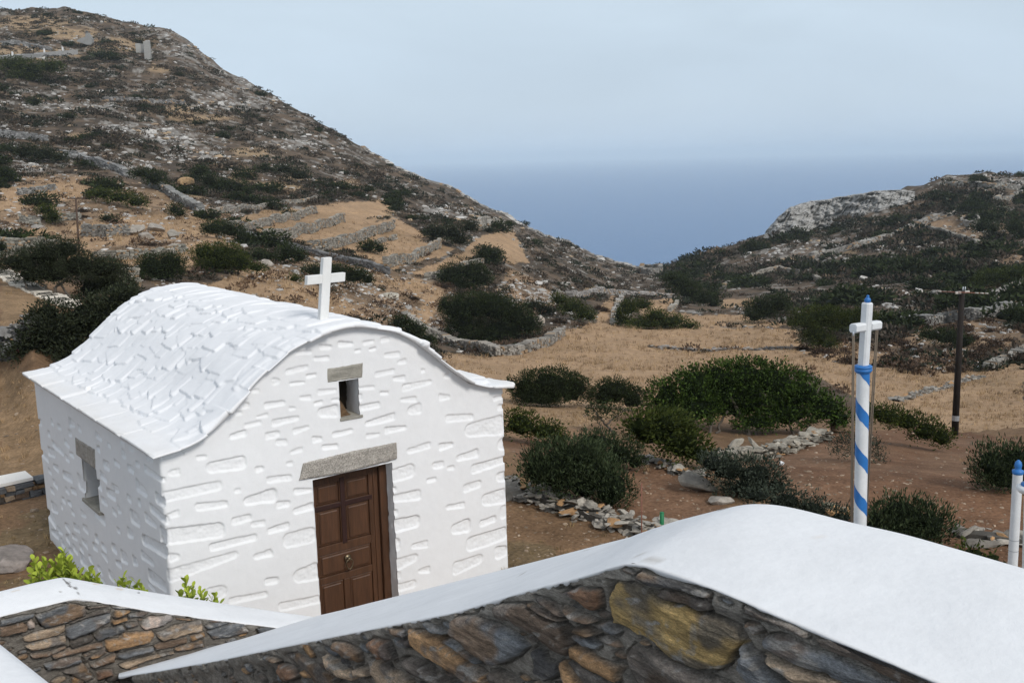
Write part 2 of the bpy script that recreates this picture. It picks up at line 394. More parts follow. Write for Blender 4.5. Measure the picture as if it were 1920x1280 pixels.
# sea
def sea_mat():
    m = bpy.data.materials.new('sea_water'); m.use_nodes = True; nt = m.node_tree; N = nt.nodes; L = nt.links
    b = N['Principled BSDF']; b.inputs['Base Color'].default_value = (.065, .165, .34, 1); b.inputs['Roughness'].default_value = .32
    b.inputs['IOR'].default_value = 1.33; b.inputs['Specular IOR Level'].default_value = .5
    tc = N.new('ShaderNodeTexCoord'); mp = N.new('ShaderNodeMapping'); mp.inputs['Scale'].default_value = (.6, 1, 1); L.new(tc.outputs['Object'], mp.inputs[0])
    t = N.new('ShaderNodeTexNoise'); t.inputs['Scale'].default_value = .09; t.inputs['Detail'].default_value = 8; t.inputs['Roughness'].default_value = .7; L.new(mp.outputs[0], t.inputs['Vector'])
    bp = N.new('ShaderNodeBump'); bp.inputs['Strength'].default_value = .9; bp.inputs['Distance'].default_value = 3.0; L.new(t.outputs['Fac'], bp.inputs['Height']); L.new(bp.outputs[0], b.inputs['Normal'])
    return m
SEA = -112.0
r_ = np.concatenate([[0.], np.exp(np.linspace(math.log(100), math.log(30000), 40))]); th_ = np.linspace(0, TAU, 129)
Vs = np.stack([r_[:, None]*np.cos(th_), r_[:, None]*np.sin(th_), np.full((len(r_), len(th_)), SEA)], -1).reshape(-1, 3)
o = obj('sea', Vs, grid_faces(len(r_), len(th_)), sea_mat(), smooth=True); o['kind'] = 'structure'; o['label'] = 'calm hazy blue sea meeting a pale horizon'

# ================================================================== CHAPEL
CA = np.array([-3.52009625, 9.50936451, -2.79884052])
D1 = np.array([0.80990137, 0.58656608, 0]); D2 = np.array([-0.61730466, 0.7867242, 0]); UP = np.array([0, 0, 1.])
NF = np.array([D1[1], -D1[0], 0]); NS = np.array([-D2[1], D2[0], 0])       # outward normals of front and left side
CW, CL, FLOOR = 4.2, 5.02, -2.45
def onplane(u, v, P, d):
    n = np.cross(d, UP); q = ray(u, v); t = (P@n)/(q@n); X = q*t
    return (X-P)@d, X[2]-P[2]
def onfront(u, v): return onplane(u, v, CA, D1)
def onside(u, v): return onplane(u, v, CA, D2)
prof_s = np.array([-.12, 0, .2, .39, .56, .74, 1.05, 1.42, 1.80, 2.08, 2.31, 2.68, 2.92, 3.12, 3.48, 3.70, 3.95, 4.2, 4.32])
prof_z = np.array([-.02, .0, .02, .075, .17, .31, .60, .855, .985, 1.025, 1.0, .905, .77, .61, .305, .145, .06, .03, .01])
def gable(s): return np.interp(s, prof_s, prof_z)
# recessed stones, (x, y, w, h) measured on the front and on the side
FR = """158,138,70,28;254,116,54,30;339,102,66,34;437,95,50,26;507,84,42,28;390,132,28,18;454,124,32,16;235,163,68,30;538,148,68,32;580,178,38,24;670,217,20,20;130,212,100,40;192,238,44,16;40,262,34,32;130,270,68,18;506,225,88,36;568,250,54,30;645,277,128,40;774,238,30,24;260,305,84,34;166,332,50,28;424,290,76,24;504,312,38,22;608,340,70,32;762,330,50,34;222,355,40,24;300,342,50,20;396,333,26,34;35,360,90,38;110,378,30,18;265,392,90,64;436,370,100,40;634,382,60,52;82,430,118,42;488,428,130,46;827,418,120,50;148,467,72,32;552,466,96,40;25,492,66,40;64,523,50,34;216,510,46,34;325,482,90,36;456,492,58,26;935,460,170,100;272,542,70,32;128,560,54,28;653,548,104,44;768,538,64,36;860,580,96,48;98,614,30,22;52,678,110,44;735,620,50,36;788,632,30,22;960,615,170,60;705,684,42,24;15,750,60,60;70,788,60,40;155,730,78,36;158,806,90,44;880,710,78,46;975,760,110,76;808,795,82,36;50,890,96,44;140,930,140,90;830,886,84,64;946,860,72,40;655,962,74,40;10,1000,30,30;170,1085,116,86;945,935,180,90;1005,990,60,60;860,1040,130,70;20,1115,60,40;672,1070,52,32;140,1210,180,60;580,655,108,76;596,755,130,60;596,870,120,76;598,1030,100,60;595,1135,90,50;555,960,30,60;553,1095,40,40;540,725,30,30;545,825,30,30;1000,330,60,30;1010,372,40,30;1008,670,50,50;1015,820,30,60;1010,530,44,60"""
FL = """865,138,110,56;1008,152,54,30;1132,190,200,95;872,228,60,40;1298,210,46,36;960,320,310,85;1188,318,32,28;1058,392,165,62;1300,355,165,84;860,440,80,44;1208,460,100,52;1290,482,74,40;975,530,300,130;1166,575,240,66;870,650,60,50;1312,638,92,48;1010,690,370,85;1080,830,110,90;1240,850,190,50;1190,40,84,40"""
FG = "1425,990,44,30;1370,1072,46,40;1332,1114,36,28;1465,1130,66,30;1410,1175,94,40;1330,1235,94,48"
SI = """90,40,35,60;185,45,20,50;232,75,26,50;320,50,45,80;375,90,25,55;160,125,20,55;307,120,28,60;510,145,45,65;583,203,22,40;675,185,30,45;740,220,40,80;285,195,34,55;222,225,80,90;180,255,55,90;320,272,34,50;290,300,26,50;508,230,25,60;688,270,32,75;565,345,45,85;640,333,40,60;735,370,45,75;785,340,30,55;865,295,50,70;128,275,60,80;213,362,42,65;168,388,26,50;293,425,66,95;208,478,34,60;188,525,26,50;292,525,26,50;336,528,42,62;547,430,50,80;515,480,35,80;630,510,55,80;600,550,65,100;552,600,45,70;815,515,80,120;267,590,24,48;308,612,28,46;205,645,50,95;257,635,14,45;334,682,24,40;728,580,30,65;800,610,20,65;660,660,28,60;625,678,30,60;770,720,70,130;408,690,40,60;180,710,60,110;295,780,36,65;360,788,46,72;424,793,40,70;244,808,34,56;210,825,50,75;300,862,28,70;347,852,36,55;655,805,24,50;738,825,45,85;504,860,26,68;420,895,42,66;495,920,35,66;555,922,36,62;625,930,38,80;268,898,26,60;322,950,30,55;355,940,32,60;397,935,30,60;697,995,52,105;465,1005,34,66;560,985,40,60;775,1022,40,80;425,1035,75,110;657,1038,42,62;345,1060,40,50;530,1085,36,66;610,1125,40,80;550,1155,34,50;750,1160,40,70;905,910,175,190;860,1005,90,105;930,1160,130,160;880,740,80,100;895,410,130,120;940,590,60,110;930,690,110,130;975,850,60,150;890,1200,50,60;395,480,60,130;520,700,80,120"""
stones = []     # centre x (front: s, side: -t), z, half w, half h
for txt, ox, oy, k in ((FR, 500, 600, 2.286), (FL, 0, 800, 2.667), (FG, 0, 400, 2.977)):
    for q in txt.split(';'):
        x, y, w, h = map(float, q.split(',')); u, v, w, h = ox+x/k, oy+y/k, w/k, h/k
        s0, z0 = onfront(u, v); s1, _ = onfront(u+w/2, v-.17*w/2); s2, _ = onfront(u-w/2, v+.17*w/2); _, z1 = onfront(u, v+max(h-.17*w, h*.6)/2)
        stones.append([s0, z0, abs(s1-s2)/2, abs(z1-z0)])
for q in SI.split(';'):
    x, y, w, h = map(float, q.split(',')); u, v, w, h = 50+x/3.766, 780+y/3.766, w/3.766, h/3.766
    t0, z0 = onside(u, v); t1, _ = onside(u+w/2, v+.66*w/2); t2, _ = onside(u-w/2, v-.66*w/2); _, z1 = onside(u, v+max(h-.66*w, h*.35)/2)
    stones.append([-t0, z0, abs(t1-t2)/2, abs(z1-z0)])
for k in range(60):      # the two hidden sides
    stones.append([rng.uniform(4.4, 13.2), rng.uniform(-2.3, -.1), rng.uniform(.06, .25), rng.uniform(.03, .07)])
stones = np.array(stones)
def recess(x, z):
    """inward depth of the wall face at perimeter coordinate x, height z"""
    d = np.zeros(x.shape); r2 = np.random.default_rng(11)
    for i, (cx, cz, hw, hh) in enumerate(stones):
        hw = max(hw, .022); hh = max(hh, .018)
        m = (np.abs(x-cx) < hw+.06) & (np.abs(z-cz) < hh+.06)
        sk = r2.uniform(-.12, .12); tp = r2.uniform(-.35, .35); dep = r2.uniform(.014, .024)*min(1, .6+hh*5)*(1.5 if cx < 0 else 1)
        if not m.any(): continue
        xx = x[m]-cx; zz = z[m]-cz-sk*xx
        wob = .010*(fbm(x[m]*9+i, z[m]*9, i, 2)-.5)
        hhl = hh*(1+tp*xx/hw)
        rr = min(hw, hh)*.75
        qx = np.maximum(np.abs(xx)-(hw-rr), 0); qz = np.maximum(np.abs(zz)-(hhl-rr), 0)
        sd = np.hypot(qx, qz)-rr+wob
        prof = sstep(.003, -.008, sd)
        ins = dep+(.010*(fbm(x[m]*14+i*3, z[m]*22, 5+i, 3)-.5)+(.005)*(fbm(x[m]*42+i, z[m]*60, 6+i, 2)-.5))*(hh > .03) - .4*dep*np.clip(-zz/max(hh, .01), -.2, 1)*.5
        d[m] = np.maximum(d[m], prof*ins)
    return d + .010*(fbm(x*1.7, z*1.7, 91, 3)-.5)+.0025*(fbm(x*14, z*14, 92, 2)-.5)
def seg(a, b, st):
    n = max(2, int(round(abs(b-a)/st))+1); return list(np.linspace(a, b, n)[:-1])
def lines(bks, st):
    o = []
    for a, b in zip(bks[:-1], bks[1:]): o += seg(a, b, st)
    return np.array(o+[bks[-1]])
DOOR = (1.605, 2.60, FLOOR-.3, -.615); WIN = (1.985, 2.225, .0, .43)
_a = [onside(160, 864), onside(184, 880), onside(163, 955), onside(185, 935)]
SWIN = (2.78, 3.32, -1.50, -.80)
_t0 = sorted([onside(158, 900)[0], onside(184, 905)[0]]); SWIN = (_t0[0], _t0[1], (onside(163, 955)[1]+onside(185, 938)[1])/2, (onside(158, 862)[1]+onside(182, 880)[1])/2)
ST = .0115
rc = .035                                    # corner radius
xf = lines([rc, DOOR[0], WIN[0], WIN[1], DOOR[1], CW-rc], ST)
xs = -lines([rc, SWIN[0], SWIN[1], CL-rc], ST)[::-1]
# perimeter points: outer position, normal, coordinate, top height, back from the far right corner round to it
per = []
def addp(P, n, x, top): per.append((P, n, x, top))
for t in np.linspace(CL-rc, rc, 40): addp(CA+D1*CW+D2*t, -NS, CW+t, 0)
def corner(C, na, nb, xa, xb, top):
    for k in range(1, 6):
        th = k/6*math.pi/2; n = na*math.cos(th)+nb*math.sin(th); n /= np.linalg.norm(n)
        addp(C+n*rc, n, xa+(xb-xa)*k/6, top)
corner(CA+D1*(CW-rc)+D2*rc, -NS, NF, CW+rc, CW-rc, .03)
for s in xf[::-1]: addp(CA+D1*s, NF, s, float(gable(s)))
corner(CA+D1*rc+D2*rc, NF, NS, rc, -rc, .0)
for x in xs[::-1]: addp(CA+D2*(-x), NS, x, 0)
corner(CA+D1*rc+D2*(CL-rc), NS, -NF, -CL+rc, -CL-rc, 0)
for s in np.linspace(rc, CW-rc, 50): addp(CA+D1*s+D2*CL, -NF, -CL-s, float(gable(s)))
corner(CA+D1*(CW-rc)+D2*(CL-rc), -NF, -NS, -CL-CW+rc, -CL-CW-rc, .0)
addp(*per[0])
PP = np.array([q[0] for q in per]); PN = np.array([q[1] for q in per]); PX = np.array([q[2] for q in per]); PT = np.array([q[3] for q in per])
zr = lines(sorted([FLOOR-.25, SWIN[2], SWIN[3], DOOR[3], 0.0, WIN[3], 1.06]), ST)
XX, ZZ = np.meshgrid(PX, zr); TT = np.broadcast_to(PT, ZZ.shape)
ZC = np.minimum(ZZ, TT)
dd = recess(XX, ZC)
bat = .02*np.clip(-ZC/2.4, 0, 1.2)           # slight batter
WV = PP[None]+PN[None]*(bat-dd)[..., None]; WV[..., 2] = CA[2]+ZC
keep = ZZ[:-1, :-1] < np.maximum(TT[:-1, :-1], TT[:-1, 1:])-1e-4
cx = (XX[:-1, :-1]+XX[1:, 1:])/2; cz = (ZZ[:-1, :-1]+ZZ[1:, 1:])/2
def inside(b, sg=1): return (cx*sg > b[0]) & (cx*sg < b[1]) & (cz > b[2]) & (cz < b[3])
keep &= ~(inside(DOOR) | inside(WIN) | inside(SWIN, -1))
n_, m_ = XX.shape
Vw = [WV.reshape(-1, 3)]; Fw = [grid_faces(n_, m_, keep)]; nv = n_*m_
def reveal(box, sg, nrm, depth, bump=.014, flare=0, bottom=True):
    """inner faces of an opening, grown from its rim"""
    global nv
    j = np.where((PX*sg >= box[0]-1e-6) & (PX*sg <= box[1]+1e-6))[0]; i = np.where((zr >= box[2]-1e-6) & (zr <= box[3]+1e-6))[0]
    loop = [(a, j[0]) for a in i]+[(i[-1], b) for b in j[1:]]+[(a, j[-1]) for a in i[::-1][1:]]+([(i[0], b) for b in j[::-1][1:]] if bottom else [])
    idx = np.array([a*m_+b for a, b in loop]); R0 = WV.reshape(-1, 3)[idx]; cen = R0.mean(0); L = len(idx)
    rows = [idx]; ks = np.linspace(0, 1, 12)[1:]
    for k in ks:
        P = R0-nrm*depth*k; n1 = fbm(R0[:, 2]*7+k*depth*9, k*depth*12+R0[:, 0]*3, 33, 3)-.5
        out = P-cen; out -= nrm*(out@nrm)[:, None]; out /= np.linalg.norm(out, axis=1)[:, None]
        P = P+out*(n1*bump*2+flare*k)[:, None]
        Vw.append(P); rows.append(np.arange(L)+nv); nv += L
    for a, b in zip(rows[:-1], rows[1:]):
        Fw.append(np.stack([a[:-1], a[1:], b[1:], b[:-1]], -1))
reveal(DOOR, 1, NF, .24, .016, 0, False); reveal(WIN, 1, NF, .36, .008, .03); reveal(SWIN, -1, NS, .30, .010, .03)
chapel = thing('chapel', 'whitewashed stone chapel with a curved slab roof, brown door and white cross', 'chapel', CA+UP*FLOOR)
part('wall', np.concatenate(Vw), np.concatenate(Fw), M_white, chapel, smooth=True)
# chapel frame helper: (s, t, z) -> world, t inward from the front
def cw(s, t, z): return CA+D1*s+D2*t+UP*z
def cbox(mb, s0, s1, t0, t1, z0, z1, col=None, bev=0, jit=0):
    mb.box(cw((s0+s1)/2, (t0+t1)/2, (z0+z1)/2), D1*(s1-s0)/2, D2*(t1-t0)/2, UP*(z1-z0)/2, col, jit, bev); return mb
def slab(name, ring, t0, t1, mat, root, side=False, bev=.012):
    """irregular flat stone: outline in wall coordinates, between depths t0 (outer) and t1"""
    ring = np.array(ring); c = ring.mean(0); f = (lambda a, t, z: CA+D2*a+D1*t+UP*z) if side else cw
    # densify and roughen the outline
    R = []
    for a, b in zip(ring, np.roll(ring, -1, 0)):
        k = max(2, int(np.linalg.norm(b-a)/.02))
        for q in range(k): R.append(a+(b-a)*q/k)
    R = np.array(R); R += (np.stack([fbm(R[:, 0]*20, R[:, 1]*20, 3, 2), fbm(R[:, 0]*20, R[:, 1]*20, 4, 2)], -1)-.5)*.012
    m = len(R); rows = []
    for sc_, t in ((1, t1), (1, t0+bev), (1-bev*1.4/max(np.ptp(R[:, 1]), .05), t0+.002), (.8, t0-.003), (.55, t0), (.25, t0-.002)):
        q = c+(R-c)*sc_; rows.append([f(a, t+(.004*(_h-.5)), z) for (a, z), _h in zip(q, fbm(q[:, 0]*11, q[:, 1]*11, 8, 2))])
    V = np.array(rows).reshape(-1, 3); F = []
    for r in range(5):
        for k in range(m): F.append([r*m+k, r*m+(k+1) % m, (r+1)*m+(k+1) % m, (r+1)*m+k])
    V = np.concatenate([V, [f(c[0], t0, c[1])]]); T = [[5*m+k, 5*m+(k+1) % m, 6*m] for k in range(m)]
    return part(name, V, [np.array(F), np.array(T)], mat, root)
# lintels and sills
F_ = lambda *p: [onfront(*q) for q in p]
o = slab('lintel', F_((560, 899), (650, 884), (742, 859), (742, 829), (660, 845), (568, 868)), -.035, .2, M_lintel, chapel); o['label'] = 'speckled grey granite lintel over the brown door'
M_wl = mk('grey_lintel', (.30, .285, .245), rough=.85, n=[(5, .75, 1.25, 6), (50, .8, 1.2)], bump=(40, .5, .004), stretch=(1, 1, 3))
o = slab('lintel', F_((614, 717), (650, 711), (680, 707), (680, 680), (614, 691)), -.012, .3, M_wl, chapel); o['label'] = 'plain grey stone lintel over the small front window'
S_ = lambda *p: [onside(*q) for q in p]
o = slab('lintel', S_((141, 819), (179, 842), (181, 880), (143, 851)), -.012, .25, M_lintel, chapel, side=True); o['label'] = 'rough grey lintel over the narrow side window'
mb = MB(); cbox(mb, WIN[0]-.01, WIN[1]+.03, -.015, .36, WIN[2]-.02, WIN[2]+.012, bev=.004); mb.make('window_sill', M_wl, chapel)
mb = MB(); c0 = CA+D2*(SWIN[0]+SWIN[1])/2+D1*.12+UP*(SWIN[2]+.0)
mb.box(c0, D2*(SWIN[1]-SWIN[0])/2*1.15, D1*.16, UP*.022, None, 0, .006); mb.make('window_sill', M_wl, chapel)
mb = MB(); cbox(mb, WIN[0]-.15, WIN[1]+.15, .37, .40, WIN[2]-.1, WIN[3]+.1); mb.make('shade_panel', M_dark, chapel); mb = MB()  # solid panel behind the window, the unlit inside put into its colour
mb.box(CA+D2*(SWIN[0]+SWIN[1])/2+D1*.315+UP*(SWIN[2]+SWIN[3])/2, D2*.5, D1*.01, UP*.6); mb.make('shade_panel', M_dark, chapel)  # same painted shade closing the side window
# old nest slumped on the window ledge
nx, nz = np.meshgrid(np.linspace(WIN[0]-.02, WIN[1]+.01, 14), np.linspace(0, 1, 14))
hh = .30*np.clip(1-(nx-WIN[0])/(.17), 0, 1)**.7*(.9+.3*fbm(nx*30, nz*6, 4, 2)); Nv = np.stack([nx, .06+.28*nz, WIN[2]+.01+hh*sstep(0, .45, nz)], -1).reshape(-1, 3)
part('nest', np.array([cw(*q) for q in Nv]), grid_faces(14, 14), M_nest, chapel, smooth=True)
# door: framed and panelled leaf
TD = .20
door = MB(); cbox(door, DOOR[0]-.05, DOOR[1]+.05, TD+.03, TD+.07, FLOOR-.05, DOOR[3]+.03).make('door', M_wood, chapel)
door = [c for c in chapel.children if c.name.startswith('door')][0]
fr = MB(); cbox(fr, DOOR[1]-.085, DOOR[1]+.03, TD-.05, TD+.03, FLOOR, DOOR[3]+.03, bev=.006); cbox(fr, DOOR[0]-.03, DOOR[0]+.05, TD-.05, TD+.03, FLOOR, DOOR[3]+.03, bev=.006)
cbox(fr, DOOR[0]+.05, DOOR[1]-.085, TD-.048, TD+.028, DOOR[3]-.075, DOOR[3]+.03, bev=.006); fr.make('door_frame', M_wood, chapel)
la, lb, lt = DOOR[0]+.055, DOOR[1]-.15, DOOR[3]-.085    # the leaf
post = MB(); cbox(post, lb, lb+.062, TD-.01, TD+.03, FLOOR, lt, bev=.005); post.make('door_stile', M_wood, chapel)
wd = lb-la; sx = la+wd*.5
stile = MB()
rails = [(lt-.05, lt), (lt-.40+.0, lt-.33), (lt-.93, lt-.83), (lt-1.33, lt-1.22), (FLOOR+.02, FLOOR+.18)]
panels = []
zs = [lt]+[]
rows = [(lt-.31, lt-.065, 2), (lt-.80, lt-.37, 2), (lt-1.17, lt-.90, 1), (lt-1.78, lt-1.25, 2)]
def frame_piece(s0, s1, z0, z1): cbox(stile, s0, s1, TD, TD+.03, z0, z1, bev=.004)
frame_piece(la, la+.07, FLOOR, lt); frame_piece(lb-.055, lb, FLOOR, lt)
prev = lt
for (z0, z1, nn) in rows:
    frame_piece(la+.07, lb-.055, z1, prev); prev = z0
    if nn == 2: frame_piece(sx-.035, sx+.04, z0, z1)
frame_piece(la+.07, lb-.055, FLOOR, prev)
stile.make('rail', M_wood, door)
for (z0, z1, nn) in rows:
    for (s0, s1) in ([(la+.07, sx-.035), (sx+.04, lb-.055)] if nn == 2 else [(la+.07, lb-.055)]):
        pb = MB(); cbox(pb, s0+.002, s1-.002, TD+.012, TD+.03, z0+.002, z1-.002, bev=.012)
        cbox(pb, s0+.028, s1-.028, TD-.004, TD+.012, z0+.03, z1-.03, bev=.011); pb.make('panel', M_wood, door)
crs = MB(); cbox(crs, sx-.026, sx+.030, TD-.014, TD-.001, lt-.815, lt-.03, bev=.004); cbox(crs, la+.02, sx-.026, TD-.012, TD-.001, lt-.366, lt-.312, bev=.004); cbox(crs, sx+.030, lb-.02, TD-.012, TD-.001, lt-.366, lt-.312, bev=.004)
crs.make('door_cross', M_wood2, door)
kn = MB(); kc = cw(sx+.02, TD-.012, lt-1.0)
kn.lathe(kc-NF*.0, [(.042, 0), (.045, .005), (.034, .012), (.016, .02), (.016, .034), (.022, .042), (.014, .052), (0, .054)], 20, NF)
th = np.linspace(0, TAU, 25); ring = [kc+NF*.045+D1*math.sin(a)*.042*(1+.25*math.cos(a))+UP*(-.062-.058*-math.cos(a)) for a in th]
kn.tube(ring, .0075, 8, cap=False); kn.lathe(kc+NF*.045-UP*.122, [(0, -.012), (.012, -.006), (.012, .006), (0, .012)], 10, D1)
kn.make('door_knocker', M_brass, door, smooth=True)
ky = MB(); kc = cw(la+.028, TD-.001, lt-1.14); ky.lathe(kc, [(.02, 0), (.02, .008), (.012, .012), (.008, .004), (0, .004)], 14, NF); ky.make('keyhole', M_brass, door)
# doorstep slab
mb = MB(); cbox(mb, DOOR[0]-.2, DOOR[1]+.25, -.32, .2, FLOOR-.1, FLOOR+.0, bev=.015); mb.make('doorstep', M_wl, chapel)
# ------------------------------------------------------------------ roof of lapped, whitewashed slabs
ss = np.linspace(-.10, 4.31, 900); zz = gable(ss)
k_ = np.hanning(61); k_ /= k_.sum(); zp = np.concatenate([np.full(30, zz[0]), zz, np.full(30, zz[-1])]); zz = np.convolve(zp, k_, 'valid')
arc = np.concatenate([[0], np.cumsum(np.hypot(np.diff(ss), np.diff(zz)))]); AL = arc[-1]
na = int(AL/.0115); nt_ = int(5.22/.0115)
ga = np.linspace(0, AL, na); gt = np.linspace(-.09, 5.13, nt_)
gs = np.interp(ga, arc, ss); gz = np.interp(ga, arc, zz)
tx = np.gradient(gs, ga); tz = np.gradient(gz, ga)
A_, T_ = np.meshgrid(ga, gt, indexing='ij')
hgt = np.zeros(A_.shape); mid = AL/2; rr2 = np.random.default_rng(5)
def put(ca, ct, la_, lt_, ang, thick, lift, side):
    """one lapped slab: crisp at its lower edge, whitewashed smooth along its sides"""
    r = max(la_, lt_)*1.6
    i0, i1 = np.searchsorted(ga, [ca-r, ca+r]); j0, j1 = np.searchsorted(gt, [ct-r, ct+r])
    if i1 <= i0 or j1 <= j0: return
    a = A_[i0:i1, j0:j1]-ca; t = T_[i0:i1, j0:j1]-ct
    dn = -a*side; c_, s_ = math.cos(ang), math.sin(ang); dn, t = dn*c_-t*s_, dn*s_+t*c_
    bend, off = rr2.uniform(-.55, .35), rr2.uniform(-.5, .5)*lt_
    low = la_+np.minimum(bend*(t-off), rr2.uniform(-.15, .15)*(t-off))+.018*(fbm((t+ct)*14, t*0+ca*9, 12, 3)-.5)
    e1 = rr2.uniform(.05, .14); e2 = rr2.uniform(.05, .14)
    m = sstep(.003, -.007, dn-low)*sstep(0, -e1, t-lt_)*sstep(0, -e2, -t-lt_)*sstep(-la_, -la_+.10, dn)
    hh = thick+lift*np.clip((dn/la_+1)/2, 0, 1.1)+rr2.uniform(-.006, .006)*t/lt_
    hgt[i0:i1, j0:j1] = np.maximum(hgt[i0:i1, j0:j1], hh*m)
for side, a0, a1 in ((1, .56, mid), (-1, AL-.56, mid)):      # side=1: left slope (a rises to the ridge)
    for k in range(11):
        ca = a0+(a1-a0)*(k+.2)/11
        t = -.15+rr2.uniform(0, .2)
        while t < 5.1:
            lt_ = rr2.uniform(.12, .26); la_ = rr2.uniform(.20, .30)
            put(ca+rr2.uniform(-.07, .07), t+lt_, la_, lt_, rr2.uniform(-.25, .25), .001+rr2.uniform(0, .008), rr2.uniform(.012, .050), side)
            t += lt_*rr2.uniform(1.0, 1.45)
for side, ac in ((1, .16), (-1, AL-.16)):                    # broad eaves slabs
    t = -.1
    while t < 5.1:
        lt_ = rr2.uniform(.25, .5); put(ac, t+lt_, .26, lt_*1.05, 0, .012+rr2.uniform(0, .008), .008, side); t += lt_*2
t = -.12
while t < 5.1:                                               # ridge slabs
    lt_ = rr2.uniform(.14, .26); put(mid-.02+rr2.uniform(-.03, .03), t+lt_, .30, lt_*1.05, 0, .026+rr2.uniform(0, .016), 0, 1); t += lt_*1.9
hgt += .010*(fbm(A_*5, T_*5, 71, 3)-.5)+.05*(fbm(A_*.9, T_*.5, 72, 2)-.5)*.5
for _ in range(1):
    q = np.pad(hgt, 1, mode='edge'); hgt = .5*hgt+.125*(q[:-2, 1:-1]+q[2:, 1:-1]+q[1:-1, :-2]+q[1:-1, 2:])
hgt += .018
stp = np.array([rr2.uniform(-.045, .03) for _ in range(40)])
kk = (A_/.29+.5*(vnoise(A_*.8, A_*0, 5)-.5)).astype(int) % 40
T_ = T_+stp[kk]*np.clip(1-(T_+.09)/.05, 0, 1)-stp[(kk+7) % 40]*np.clip(1-(5.13-T_)/.05, 0, 1)
hgt = hgt+(.020*((kk*7) % 5)/4)*sstep(.35, .0, T_)
NRM = np.stack([-tz, tx], -1)
def roofpt(h):
    s = gs[:, None]+NRM[:, 0:1]*h; z = gz[:, None]+NRM[:, 1:2]*h
    return CA+D1*s[..., None]+D2*T_[..., None]+UP*z[..., None]
# slope of the ridge: the roof sags slightly to the back
top = roofpt(hgt); bot = roofpt(np.zeros_like(hgt)+.002)
V = np.concatenate([top.reshape(-1, 3), bot.reshape(-1, 3)]); N0 = na*nt_
F = [grid_faces(na, nt_)[:, ::-1], grid_faces(na, nt_)+N0]
e = np.concatenate([np.arange(nt_), np.arange(1, na)*nt_+nt_-1, (na-1)*nt_+np.arange(nt_-2, -1, -1), np.arange(na-2, -1, -1)*nt_])
F.append(np.stack([e[:-1], e[1:], e[1:]+N0, e[:-1]+N0], -1))
M_roof = mk('whitewashed_slabs', attr=True, rough=.8, spec=.2, n=[(1.6, .965, 1.02), (12, .97, 1.015)], bump=(40, .25, .004))
eav = np.clip(1-np.minimum(A_, AL-A_)/.5, 0, 1)*fbm(A_*7, T_*2.2, 81, 4)
rc_ = np.array([.80, .81, .825])[None, None]*(1-.10*eav[..., None]*np.array([.6, .9, 1.4]))
part('roof', V, np.concatenate(F), M_roof, chapel, smooth=True, col=np.concatenate([rc_.reshape(-1, 3), np.full((N0, 3), .75)]))
# ------------------------------------------------------------------ marble cross on the ridge
cr = MB(); q0 = onplane(605, 592, CA+D2*.42, D1); q1 = onplane(612, 482, CA+D2*.42, D1)
sc0, z0, z1 = (q0[0]+q1[0])/2+.0, q0[1]-.04, q1[1]
b0 = np.array([q0[0], q0[1]-.05]); b1 = np.array([q1[0], q1[1]])
ct = .42; ln = b1-b0; ang = ln[0]/ln[1]
def crp(a, z): return cw(b0[0]+(z-b0[1])*ang+a, ct, z)
wv = .052; xl = onplane(575, 525, CA+D2*ct, D1); xr = onplane(646, 519, CA+D2*ct, D1); zc = (xl[1]+xr[1])/2
axz = (crp(0, 1)-crp(0, 0)); axz /= np.linalg.norm(axz)
cr.box((crp(0, b0[1])+crp(0, b1[1]))/2, D1*wv, D2*.035, axz*(b1[1]-b0[1])/2, None, 0, .004)
ce = crp(0, zc); hl = (xr[0]-xl[0])/2
for sg in (-1, 1): cr.box(ce+D1*sg*(wv+hl)/2, D1*(hl-wv)/2, D2*.0345, axz*.05, None, 0, .004)
o = cr.make('cross', M_marble, chapel); o['label'] = 'plain white marble cross standing on the front of the ridge'

